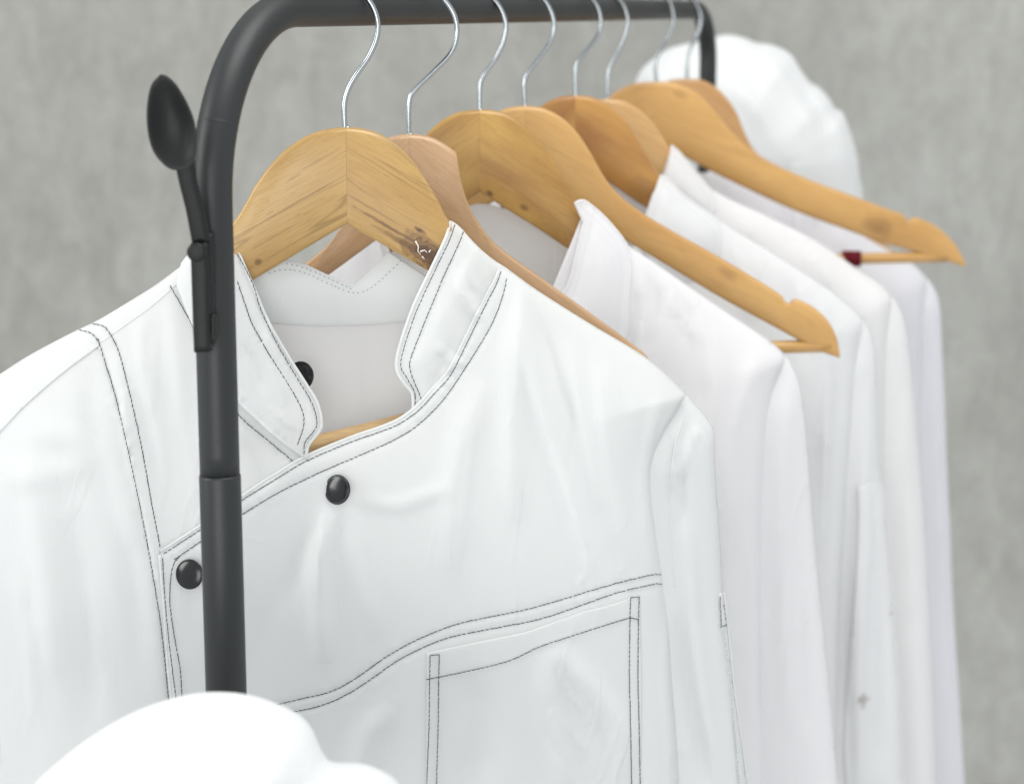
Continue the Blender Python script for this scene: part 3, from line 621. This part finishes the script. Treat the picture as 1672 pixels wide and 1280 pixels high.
# sleeve at the left
seamS = [(162, 556), (100, 603), (40, 655), (0, 697), (-60, 760), (-90, 830)]
seamS2 = [(166, 562), (102, 610), (42, 662), (2, 704), (-58, 768), (-88, 836)]
polyT = np.vstack([w([(148, 530), (120, 543), (50, 580), (0, 612), (-60, 652), (-100, 720)]), J1.xz([(-108, 800)]), cut(seamS2)[::-1]])
panel(J1, polyT, 'sleeve_top', FAB1, jk, step=.003, lift=.0004, thick=.0005)
armd = [(168, 566), (172, 590), (190, 650), (212, 745), (230, 830), (246, 915), (262, 1010), (276, 1142), (292, 1300), (240, BOT)]
polySl = np.vstack([cut(seamS)[2:-1], w([(-106, 800), (-118, 900), (-135, 1290), (-150, BOT)]), J1.xz([(240, BOT)]), cut(armd)[::-1][1:]])
panel(J1, polySl, 'sleeve', FAB1, jk, step=.0036, lift=-.0004)
# collars: stand forward slightly and lean in towards the neck
cLx = cut(collarL_out); cRx = cut(collarR_out)
polyCL = np.vstack([w([(300, 428), (318, 408), (345, 394), (384, 402)]), cLx[1:], J1.xz([(470, 728), (440, 702), (390, 655), (345, 595), (312, 520), (290, 462)])])
def leanL(X, Z): d, _ = seg_dist(X, Z, cLx); return .0016 - .010 * np.exp(-(d / .022) ** 2) * 0 + .0035 * np.exp(-((d - .026) / .016) ** 2)
panel(J1, polyCL, 'collar', FAB1, jk, step=.0018, lift=0, liftf=leanL, roundedge=[(cLx, .0018, .0014)], thick=.0016)
polyCR = np.vstack([cRx, J1.xz([(700, 668), (740, 622), (775, 568), (805, 512), (826, 466), (834, 446)]), w([(828, 440), (803, 424), (775, 399), (752, 374), (740, 363)])])
nkx = cut(neck_edge)
def leanR(X, Z): d, _ = seg_dist(X, Z, cRx); e, _ = seg_dist(X, Z, nkx); e = np.clip((e - .002) / .016, 0, 1); return -.0004 + .0008 * e + .0034 * e * np.exp(-((d - .026) / .016) ** 2)
panel(J1, polyCR, 'collar', FAB1, jk, step=.0018, lift=0, liftf=leanR, roundedge=[(cRx, .0018, .0014)], thick=.0016)
edge_cord(J1, cLx, jk, FAB1, .0010, 0, liftf=leanL); edge_cord(J1, cRx, jk, FAB1, .0010, 0, liftf=leanR)
edge_cord(J1, cut(neck_edge), jk, FAB1, .0009, .0016); edge_cord(J1, cut(flapL), jk, FAB1, .0009, .0016)
# stitching
for L_, lf in ((neck_st1, .0034), (neck_st2, .0034), (wave1, .0034), (wave2, .0034)): stitches(J1, L_, jk, lift=lf)
for L_ in ([(267, 908), (270, 960), (275, 1020), (283, 1090), (291, 1150), (300, 1220)], [(286, 915), (281, 935), (279, 980), (287, 1040), (296, 1090), (299, 1140), (306, 1220)], [(286, 915), (300, 900)]): stitches(J1, L_, jk, lift=.0034)
for L_ in ([(292, 453), (312, 483), (345, 560), (388, 641), (440, 693), (500, 751)], [(278, 466), (314, 530), (345, 600), (388, 674), (440, 720), (489, 761)], arm_a, arm_b): stitches(J1, L_, jk, lift=.0011)
stitches(J1, [(130, 537), (142, 540), (153, 546), (161, 557)], jk, lift=.0013); stitches(J1, [(152, 527), (164, 529), (174, 535), (179, 545)], jk, lift=.0013)
sl_pts = [(388, 414), (402, 440), (414, 465), (429, 512), (459, 572), (492, 627), (511, 660), (518, 688), (514, 702), (498, 722), (497, 742)]
for L_ in (sl_pts, [(388, 459), (402, 500), (412, 528), (440, 578), (476, 635), (494, 670), (496, 695), (485, 729)]):
    P = on(catmull(L_, 6), lambda X, Z: J1.full(X, Z) - leanL(X, Z)); 
    class _W: pass
    q = _W(); q.full = lambda X, Z: J1.full(X, Z) - leanL(X, Z); stitches(q, L_, jk, lift=.0012)
for L_ in ([(743, 366), (734, 392), (710, 442), (680, 508), (659, 570), (655, 600), (668, 622), (678, 645), (676, 676)], [(757, 378), (746, 405), (725, 450), (700, 510), (673, 578), (669, 600), (676, 622), (687, 648), (688, 664)]):
    q = _W(); q.full = lambda X, Z: J1.full(X, Z) - leanR(X, Z); stitches(q, L_, jk, lift=.0012)
# chest pocket (its own layer) and its stitching
pk = np.vstack([J1.xz([(697, 1062), (860, 1028), (960, 993), (1044, 968)]), J1.xz([(1047, 1100), (1046, 1280), (1052, 1560), (712, 1590), (696, 1280)])])
panel(J1, pk, 'chest_pocket', FAB1, jk, step=.003, lift=.0037, thick=.0008)
for L_ in ([(703, 1066), (702, 1100), (701, 1180), (697, 1290), (697, 1400)], [(718, 1064), (717, 1100), (716, 1180), (713, 1290), (713, 1400)], [(703, 1066), (718, 1064)], [(696, 1105), (760, 1092), (830, 1075), (880, 1052), (940, 1032), (1000, 1013), (1028, 1005), (1043, 1008)],
           [(1029, 972), (1028, 1010), (1027, 1100), (1029, 1180), (1031, 1300)], [(1043, 970), (1042, 1010), (1041, 1100), (1043, 1180), (1045, 1300)], [(1029, 972), (1043, 970)]):
    stitches(J1, L_, jk, lift=.0046, smooth=len(L_) > 2)
# back of the jacket with inner collar, seen in the neck opening
JB = Cloth(pl1, np.vstack([sil1b, sil1a]), T0=.010, T1=.040, R=.05, fall=.22, seed=4, noise=.4, back=True)
def baseb(X, Z):
    d1, _ = seg_dist(X, Z, sil1a); d2, _ = seg_dist(X, Z, sil1b); q = np.clip(np.minimum(d1, d2) / .05, 0, 1); g = (1 - (1 - q) ** 2) ** .55
    return pl1.y(X) + (.012 + .02 * np.clip((J1.ztop - Z) / .2, 0, 1)) * g
JB.base = baseb; JB.runs = [sil1a, sil1b]
JB.fold([(590, 540), (600, 620), (595, 700)], 18, -1.5); JB.fold([(530, 530), (540, 600), (530, 680)], 14, 1.2)
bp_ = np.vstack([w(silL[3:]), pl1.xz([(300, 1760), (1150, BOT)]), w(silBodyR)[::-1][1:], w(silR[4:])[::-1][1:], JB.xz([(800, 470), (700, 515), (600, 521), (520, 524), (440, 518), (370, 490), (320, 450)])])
panel(JB, bp_, 'back_panel', FAB_thin_bright, jk, step=.005, lift=0)
JB.puck([(440, 523), (520, 528), (600, 526), (690, 519)], 3, .3, 6)
def leanK(X, Z): return .004 + .006 * np.exp(-((Z - JB.xz([(560, 470)])[0][1]) / .02) ** 2)
kt = JB.xz([(405, 458), (440, 438), (464, 425), (500, 431), (530, 445), (560, 458), (580, 464), (600, 448), (635, 412), (680, 440), (730, 470)])
kb = JB.xz([(740, 512), (690, 520), (600, 527), (520, 529), (440, 524), (395, 500)])
panel(JB, np.vstack([kt, kb]), 'inner_collar', FAB1, jk, step=.0026, lift=0, liftf=leanK, thick=.0014)
edge_cord(JB, kt, jk, FAB1, .0009, 0, liftf=leanK); edge_cord(JB, kb[1:], jk, FAB1, .0008, .0, liftf=leanK)
q = _W(); q.full = lambda X, Z: JB.full(X, Z) - leanK(X, Z)
for L_ in ([(440, 446), (466, 440), (500, 446), (540, 464), (578, 478), (606, 470), (640, 440), (655, 425)], [(468, 430), (500, 438), (545, 458), (575, 472)]):
    stitches(q, L_, jk, mat=plain('grey_thread', (.33, .34, .35), .8), lift=.0013, L=.0012, gap=.0016, r=.00025)
# snaps
def on_full(px, cl): a = on([px], cl.full)[0]; return (a[0], float(cl.full(np.array([a[0]]), np.array([a[1]]))[0]), a[1])
for px, lf, nr_, r_, cl in (((553, 795), .0036, (-.55, -1, .25), .0088, J1), ((313, 932), .0036, (-.35, -1, .2), .0088, J1)):
    c = on_full(px, cl); snap(jk, (c[0], c[1] - lf - .0030, c[2]), nr_, r_)
c = at(491, 614, pl1.Y - .006); snap(jk, c, (-.40, -1, .25), .0088)
# tab that carries the half-hidden snap: the folded inner placket behind the left collar
plk = Cloth(pl1, sil1b, T0=.004, T1=.004, R=.02, seed=9, noise=.3)
# right sleeve
silS = [(1112, 636), (1122, 647), (1146, 675), (1160, 694), (1167, 712), (1168, 760), (1172, 830), (1177, 900), (1181, 970), (1188, 1030), (1197, 1120), (1210, 1210), (1222, 1300), (1236, 1450), (1250, 1620)]
sS = w(silS)
S1 = Cloth(pl1, sS, T0=.012, T1=.020, R=.03, fall=.05, yoff=.006, seed=6, noise=.6)
S1.fold([(1150, 695), (1128, 720), (1112, 780)], 9, 2.2); S1.fold([(1118, 665), (1103, 720), (1096, 800)], 7, 2.4); S1.fold([(1130, 690), (1118, 760), (1114, 860)], 7, -1.8)
S1.fold([(1120, 860), (1130, 1000), (1150, 1150), (1175, 1290)], 16, 2.5); S1.fold([(1105, 1010), (1125, 1130), (1160, 1290)], 14, -2.2)
polyR = np.vstack([sS, S1.xz([(1090, 1640), (1060, 1300), (1040, 1000), (1030, 800), (1050, 700), (1080, 640)])])
panel(S1, polyR, 'sleeve', FAB1, jk, step=.003)
S1b = Cloth(pl1, sS, T0=.012, T1=.020, R=.03, fall=.05, yoff=.006, seed=6, noise=.6, back=True); panel(S1b, polyR, 'sleeve_back', FAB1, jk, step=.006)
edge_cord(J1, J1sB[2:], jk, FAB1, .0009, .0012)
sm_ = S1.xz(catmull([(1119, 660), (1112, 690), (1102, 722), (1096, 770), (1096, 850), (1102, 960)], 5)); edge_cord(S1, sm_, jk, FAB1, .0006, .0001, name='armhole_seam')
slp = np.vstack([S1.xz([(1174, 968), (1183, 968), (1190, 1030), (1199, 1120), (1212, 1210), (1224, 1300), (1208, 1300), (1197, 1180), (1186, 1080), (1178, 1022)])])
panel(S1, slp, 'sleeve_placket', FAB1, jk, step=.002, lift=.0012, thick=.0012)
stitches(S1, [(1175, 972), (1177, 1020)], jk, lift=.0026, smooth=False); stitches(S1, [(1175, 1022), (1188, 1019)], jk, lift=.0026, smooth=False); stitches(S1, [(1181, 972), (1185, 1018)], jk, lift=.0026, smooth=False)
stitches(S1, [(1180, 1024), (1188, 1080), (1198, 1180), (1209, 1300)], jk, lift=.0024, mat=plain('soft_grey_thread', (.38, .39, .40), .8))

# ================================================================== the other shirts
SG = 'white shirts hanging behind the chef jacket'
def shirt(name, label, cat, pl, shoulder, bodyedge, sleeve, mat, seed, vx, leaf=None, backtop=None, folds=(), sfolds=(), step=.0045, T1=.034, group=SG):
    t = thing(name, label, cat, (pl.X, pl.Y, at(900, BOT, pl.Y)[2]), group)
    sh = pl.xz(catmull(shoulder, 5)); be = pl.xz(catmull(bodyedge, 5)); sR = np.vstack([sh, be[1:]]); sLm = pl.mirror(sR)
    C = Cloth(pl, sR, T0=.012, T1=T1, R=.045, fall=.2, seed=seed, noise=.8)
    zt = sR[:, 1].max()
    def base(X, Z, sg=-1, T0=.012, T1=T1):
        d1, _ = seg_dist(X, Z, sR); d2, _ = seg_dist(X, Z, sLm); q = np.clip(np.minimum(d1, d2) / .045, 0, 1); g = (1 - (1 - q) ** 2) ** .55
        dn = np.clip((zt - Z) / .2, 0, 1); dn = dn * dn * (3 - 2 * dn); return pl.y(X) + sg * (T0 + (T1 - T0) * dn) * g
    C.base = base; C.runs = [sR, sLm]
    for px, a, b in folds: C.fold(px, a, b)
    V0 = C.xz([vx])[0]; VL = np.array([[2 * pl.X - V0[0], V0[1]]]) if abs(V0[0] - pl.X) > .004 else np.zeros((0, 2))
    nr = sh[0]; nl = sLm[0]
    poly = np.vstack([sR, sLm[::-1], VL, [V0]])
    if len(VL) == 0: poly = np.vstack([sR, sLm[::-1], [V0]])
    panel(C, poly, 'body', mat, t, step=step)
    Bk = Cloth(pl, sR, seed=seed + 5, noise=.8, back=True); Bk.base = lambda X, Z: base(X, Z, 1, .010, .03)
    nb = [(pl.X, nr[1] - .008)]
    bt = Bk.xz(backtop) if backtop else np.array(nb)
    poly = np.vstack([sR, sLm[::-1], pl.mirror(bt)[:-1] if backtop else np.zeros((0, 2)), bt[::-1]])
    panel(Bk, poly, 'back_panel', FAB_thin_bright, t, step=step * 1.5)
    ss = pl.xz(catmull(sleeve, 5)); yo = .010
    S = Cloth(pl, ss, T0=.010, T1=.018, R=.026, fall=.05, yoff=yo, seed=seed + 2, noise=1.0); 
    for px, a, b in sfolds: S.fold(px, a, b)
    inner = np.array([[ss[-1][0] - .075, ss[-1][1]], [ss[-1][0] - .12, ss[len(ss) // 2][1]], [ss[0][0] - .03, ss[0][1] - .05], [ss[0][0] - .01, ss[0][1]]])
    pS = np.vstack([ss, inner]); panel(S, pS, 'sleeve', mat, t, step=step)
    Sb = Cloth(pl, ss, T0=.010, T1=.018, R=.026, fall=.05, yoff=yo, seed=seed + 2, noise=1.0, back=True); panel(Sb, pS, 'sleeve_back', mat, t, step=step * 2)
    # mirrored sleeve
    ssm = pl.mirror(ss); Sm = Cloth(pl, ssm, T0=.010, T1=.018, R=.026, fall=.05, yoff=yo, seed=seed + 3, noise=1.0); panel(Sm, pl.mirror(pS), 'sleeve', mat, t, step=step * 1.6)
    edge_cord(C, be[3:], t, mat, .0010, .0006, name='armhole_seam')
    if leaf:
        Lc = Cloth(pl, sR, seed=seed + 7, noise=.5)
        def lbase(X, Z):
            d1, _ = seg_dist(X, Z, sR); d2, _ = seg_dist(X, Z, sLm); d = np.sqrt(np.minimum(d1, d2) ** 2 + .007 ** 2); q = np.clip(d / .045, 0, 1); g = (1 - (1 - q) ** 2) ** .55
            dn = np.clip((zt - Z) / .2, 0, 1); dn = dn * dn * (3 - 2 * dn); return pl.y(X) - (.012 + (T1 - .012) * dn) * g - .004
        Lc.base = lbase; Lc.full = lambda X, Z: lbase(np.asarray(X), np.asarray(Z)) - .0008 * vnoise(np.asarray(X) * 60, np.asarray(Z) * 22 + seed)
        for lf in (on(catmull(leaf, 4), lbase), pl.mirror(on(catmull(leaf, 4), lbase))):
            rim = np.vstack([lf, lf[:1]])
            def lift(X, Z, rim=rim): d, _ = seg_dist(X, Z, rim); return .005 * (1 - np.exp(-(d / .012) ** 2))
            panel(Lc, lf, 'collar', mat, t, step=step * .7, liftf=lift, thick=.0014)
            edge_cord(Lc, lf, t, mat, .0009, 0, liftf=lift)
            stitches(Lc, None, t, mat=M_pale, pts=None if False else cen_shrink(lf, .005), lift=.0052, L=.0022, gap=.0006, r=.0002)
    return t, C, S
P3, P5, P6, P8 = hang[2][1], hang[4][1], hang[5][1], hang[7][1]
s3, C3, S3 = shirt('white_shirt', 'white shirt with folded collar on the golden hanger, directly behind the chef jacket', 'shirt', P3,
    [(958, 331), (990, 358), (1024, 400), (1060, 424), (1130, 472), (1200, 519), (1255, 556), (1282, 582)],
    [(1282, 582), (1262, 640), (1250, 720), (1245, 820), (1243, 950), (1244, 1100), (1250, 1290), (1262, BOT)],
    [(1270, 570), (1290, 590), (1304, 618), (1312, 650), (1320, 720), (1326, 800), (1334, 900), (1345, 1010), (1358, 1140), (1372, 1300), (1390, 1500), (1400, 1640)],
    FAB3, 11, (783, 760), leaf=[(938, 333), (948, 328), (960, 332), (989, 357), (1022, 398), (1029, 430), (1026, 480), (1018, 560), (960, 610), (900, 560), (890, 520), (926, 470), (940, 418), (953, 366)],
    backtop=[(985, 400), (930, 395), (860, 352), (800, 334), (783, 332)],
    folds=[([(1040, 415), (1050, 520), (1042, 620)], 7, 2.2), ([(1064, 428), (1072, 500), (1068, 570)], 6, -1.6), ([(1078, 440), (1100, 500), (1145, 560)], 7, 1.9), ([(1110, 462), (1135, 520), (1170, 570)], 8, 1.2), ([(1040, 600), (1060, 760), (1100, 950)], 9, 1.6), ([(1140, 600), (1150, 800), (1160, 1100)], 8, 1.2), ([(1110, 460), (1130, 560), (1150, 700)], 16, -1.6), ([(1240, 580), (1200, 700), (1190, 900)], 16, 2.2), ([(1160, 560), (1170, 700), (1185, 1000)], 18, 2.0), ([(1230, 650), (1222, 850), (1225, 1200)], 12, 2.2)],
    sfolds=[([(1290, 620), (1280, 720), (1275, 900), (1285, 1200)], 12, 2.0), ([(1310, 700), (1305, 900), (1320, 1200)], 10, -1.6)])
s5, C5, S5 = shirt('white_shirt', 'white shirt on the deep amber hanger, just behind the bare hanger with the trouser bar', 'shirt', P5,
    [(1078, 288), (1100, 304), (1116, 322), (1155, 345), (1194, 373), (1269, 418), (1356, 474), (1391, 503), (1408, 522)],
    [(1408, 522), (1396, 600), (1388, 700), (1380, 800), (1372, 950), (1368, 1100), (1366, 1290), (1370, BOT)],
    [(1398, 510), (1416, 530), (1428, 560), (1434, 610), (1437, 700), (1441, 780), (1449, 860), (1458, 1000), (1468, 1130), (1476, 1300), (1485, 1500), (1490, 1640)],
    FAB5, 21, (940, 640), leaf=[(1078, 287), (1090, 292), (1112, 316), (1150, 345), (1176, 372), (1170, 420), (1120, 460), (1060, 420), (1050, 370), (1058, 345), (1068, 315)],
    backtop=[(1100, 330), (1060, 330), (1000, 300), (940, 285)],
    folds=[([(1136, 350), (1150, 380), (1165, 440)], 6, 1.8), ([(1184, 372), (1180, 410), (1188, 450)], 6, 2.0), ([(1235, 402), (1238, 440), (1250, 480)], 6, 1.4), ([(1300, 440), (1312, 470), (1318, 540)], 6, 1.4), ([(1348, 620), (1342, 800), (1350, 1000)], 8, 2.2), ([(1200, 385), (1215, 450), (1225, 520)], 12, 2.2), ([(1290, 440), (1300, 520), (1320, 600)], 14, -1.8), ([(1340, 480), (1345, 600), (1350, 800)], 14, 2.4), ([(1370, 560), (1360, 750), (1345, 1000)], 14, -2.2), ([(1395, 600), (1378, 760), (1368, 1000)], 12, 2.8)],
    sfolds=[([(1420, 640), (1410, 780), (1400, 950), (1392, 1150)], 14, 3.2), ([(1432, 800), (1440, 950), (1435, 1250)], 12, -1.8), ([(1400, 900), (1395, 1100), (1400, 1300)], 10, 2.2)])
s6, C6, S6 = shirt('white_shirt', 'white shirt with soft pinkish sleeve, between two other shirts near the far end', 'shirt', P6,
    [(1096, 238), (1112, 256), (1132, 282), (1155, 305), (1190, 325), (1250, 352), (1330, 392), (1400, 440), (1435, 462), (1455, 482)],
    [(1455, 482), (1448, 560), (1444, 700), (1444, 850), (1448, 1000), (1455, 1290), (1460, BOT)],
    [(1445, 470), (1462, 488), (1476, 515), (1486, 560), (1493, 630), (1500, 700), (1508, 800), (1516, 920), (1523, 1060), (1532, 1290), (1540, 1500), (1545, 1640)],
    FAB6, 31, (1000, 560), leaf=[(1096, 238), (1112, 252), (1134, 280), (1165, 318), (1160, 350), (1120, 345), (1090, 310), (1089, 280)],
    backtop=[(1110, 290), (1060, 280), (1020, 265), (992, 260)],
    folds=[([(1170, 320), (1210, 350), (1240, 400)], 12, 2.0), ([(1300, 385), (1340, 430), (1360, 480)], 12, 2.0)], sfolds=[([(1480, 560), (1478, 760), (1490, 1000)], 10, 2.0)], step=.005)
s8, C8, S8 = shirt('white_shirt', 'lilac-white shirt hanging last at the far end, right beside the grey wall', 'shirt', P8,
    [(1225, 275), (1260, 300), (1300, 322), (1360, 352), (1420, 388), (1480, 425), (1500, 440), (1512, 456)],
    [(1512, 456), (1505, 560), (1502, 700), (1506, 900), (1515, 1290), (1520, BOT)],
    [(1500, 440), (1516, 456), (1530, 476), (1537, 500), (1541, 560), (1545, 640), (1549, 750), (1554, 860), (1560, 1000), (1570, 1150), (1579, 1300), (1590, 1500), (1596, 1640)],
    FAB8, 41, (1130, 420), leaf=[(1150, 285), (1180, 275), (1225, 285), (1262, 310), (1290, 350), (1280, 395), (1230, 400), (1190, 350)],
    backtop=[(1210, 300), (1170, 286), (1122, 280)],
    folds=[([(1300, 330), (1300, 380), (1290, 430)], 9, 3.0), ([(1330, 345), (1335, 400), (1340, 440)], 8, -2.5), ([(1370, 365), (1380, 400), (1400, 440)], 10, 2.5)], sfolds=[([(1530, 560), (1530, 760), (1540, 1000)], 8, 2.0)], step=.005)
cf = S5.xz(catmull([(1398, 792), (1420, 786), (1443, 788)], 3) ).tolist() + S5.pl.xz([(1444, 800), (1452, 870), (1461, 1000), (1471, 1130), (1479, 1300)]).tolist() + S5.xz(catmull([(1384, 1300), (1378, 1220), (1386, 1060), (1396, 920), (1400, 830)], 4)).tolist()
S5.fold([(1420, 800), (1412, 950), (1405, 1100), (1400, 1280)], 9, 2.5); S5.fold([(1450, 900), (1440, 1050), (1430, 1250)], 6, -1.2)
panel(S5, np.array(cf), 'cuff', FAB5, s5, step=.0036, lift=.0016, thick=.0006)
# worn buttonhole on the fifth hanger's sleeve
parts = []
rs = np.random.RandomState(5)
for k in range(14):
    a = np.array([1409, 1139]) + rs.randn(2) * [2, 4]; b = a + rs.randn(2) * [4, 5]; P = on([a, (a + b) / 2 + rs.randn(2) * 2, b], S5.full)
    Y = S5.full(P[:, 0], P[:, 1]) - .0028; parts.append(tube(np.stack([P[:, 0], Y, P[:, 1]], 1), .0006, 5))
v, f = merge(parts); mesh_obj('buttonhole', v, f, M_hole, s5)

# ================================================================== chef hats
def hat(name, label, sil_px, Y, depth, pleats, band=None, group='white chef hats on the rack hooks', step=.004, amp=.006, seed=1):
    sil = np.array([at(a, b, Y)[[0, 2]] for a, b in catmull(sil_px + [sil_px[0]], 6)])[:-1]
    class H: pass
    P = H(); P.X = sil[:, 0].mean(); P.Y = Y; P.y = lambda X, Z=None: Y + 0 * X; P.xz = lambda p: on(p, P.y)
    t = thing(name, label, 'chef hat', (P.X, Y, sil[:, 1].min()), group)
    Rr = min(np.ptp(sil[:, 0]), np.ptp(sil[:, 1])) * .5
    fr = Cloth(P, np.vstack([sil, sil[:1]]), T0=depth, T1=depth, R=Rr, seed=seed, noise=.35); bk = Cloth(P, np.vstack([sil, sil[:1]]), T0=depth, T1=depth, R=Rr, seed=seed, noise=.35, back=True)
    for px, sg_, a in pleats: fr.fold(px, sg_ * 1.7, a * .8)
    o1 = panel(fr, sil, 'crown', FABH, t, step=step, thick=0); o2 = panel(bk, sil, 'crown', FABH, t, step=step, thick=0)
    import bmesh
    bm = bmesh.new(); bm.from_mesh(o1.data); bm.from_mesh(o2.data); bmesh.ops.remove_doubles(bm, verts=bm.verts, dist=.00004); bmesh.ops.recalc_face_normals(bm, faces=bm.faces)
    bm.to_mesh(o1.data); bm.free(); bpy.data.objects.remove(o2); o1.name = 'crown'
    for p_ in o1.data.polygons: p_.use_smooth = True
    if band:
        b = fr.xz(catmull(band, 3)); panel(fr, b, 'hat_band', FABH, t, step=step, lift=.003, thick=.003)
    return t
hat('chef_hat', 'white puffed chef hat hanging behind the far post of the rack',
    [(1032, 150), (1045, 118), (1065, 98), (1092, 80), (1120, 72), (1150, 66), (1185, 57), (1215, 62), (1235, 70), (1262, 74), (1290, 88), (1306, 112), (1322, 134), (1336, 142), (1352, 158), (1364, 178), (1376, 184), (1388, 216), (1398, 250), (1404, 290), (1408, 330), (1400, 400), (1300, 420), (1180, 380), (1080, 300), (1040, 220)],
    2.05, .075, [([(1185, 130), (1235, 170), (1270, 220), (1292, 270)], 14, 7), ([(1215, 70), (1290, 140), (1340, 240)], 14, 5), ([(1262, 80), (1325, 160), (1370, 250)], 12, -5), ([(1310, 115), (1350, 180), (1385, 262)], 9, 5), ([(1150, 75), (1200, 100), (1250, 160), (1290, 250)], 12, -5), ([(1100, 85), (1080, 110), (1070, 150)], 12, 4)],
    band=[(1292, 268), (1340, 262), (1394, 264), (1396, 330), (1388, 390), (1300, 380), (1280, 320)], seed=51)
hat('chef_hat', 'white chef hat top bulging up in front of the post at the lower left corner',
    [(0, 1340), (50, 1285), (95, 1243), (150, 1202), (215, 1166), (285, 1142), (340, 1134), (400, 1138), (450, 1153), (492, 1175), (512, 1200), (526, 1232), (540, 1249), (585, 1251), (625, 1264), (655, 1288), (680, 1340), (690, 1420), (650, 1560), (500, 1640), (250, 1650), (60, 1560), (-20, 1440)],
    0.85, .05, [([(340, 1140), (330, 1200), (310, 1300)], 26, 4), ([(420, 1150), (450, 1220), (460, 1300)], 24, 5), ([(200, 1190), (210, 1240), (220, 1320)], 30, -5), ([(530, 1240), (500, 1290), (480, 1340)], 18, -3), ([(600, 1260), (590, 1300), (580, 1360)], 16, 2)], seed=61)
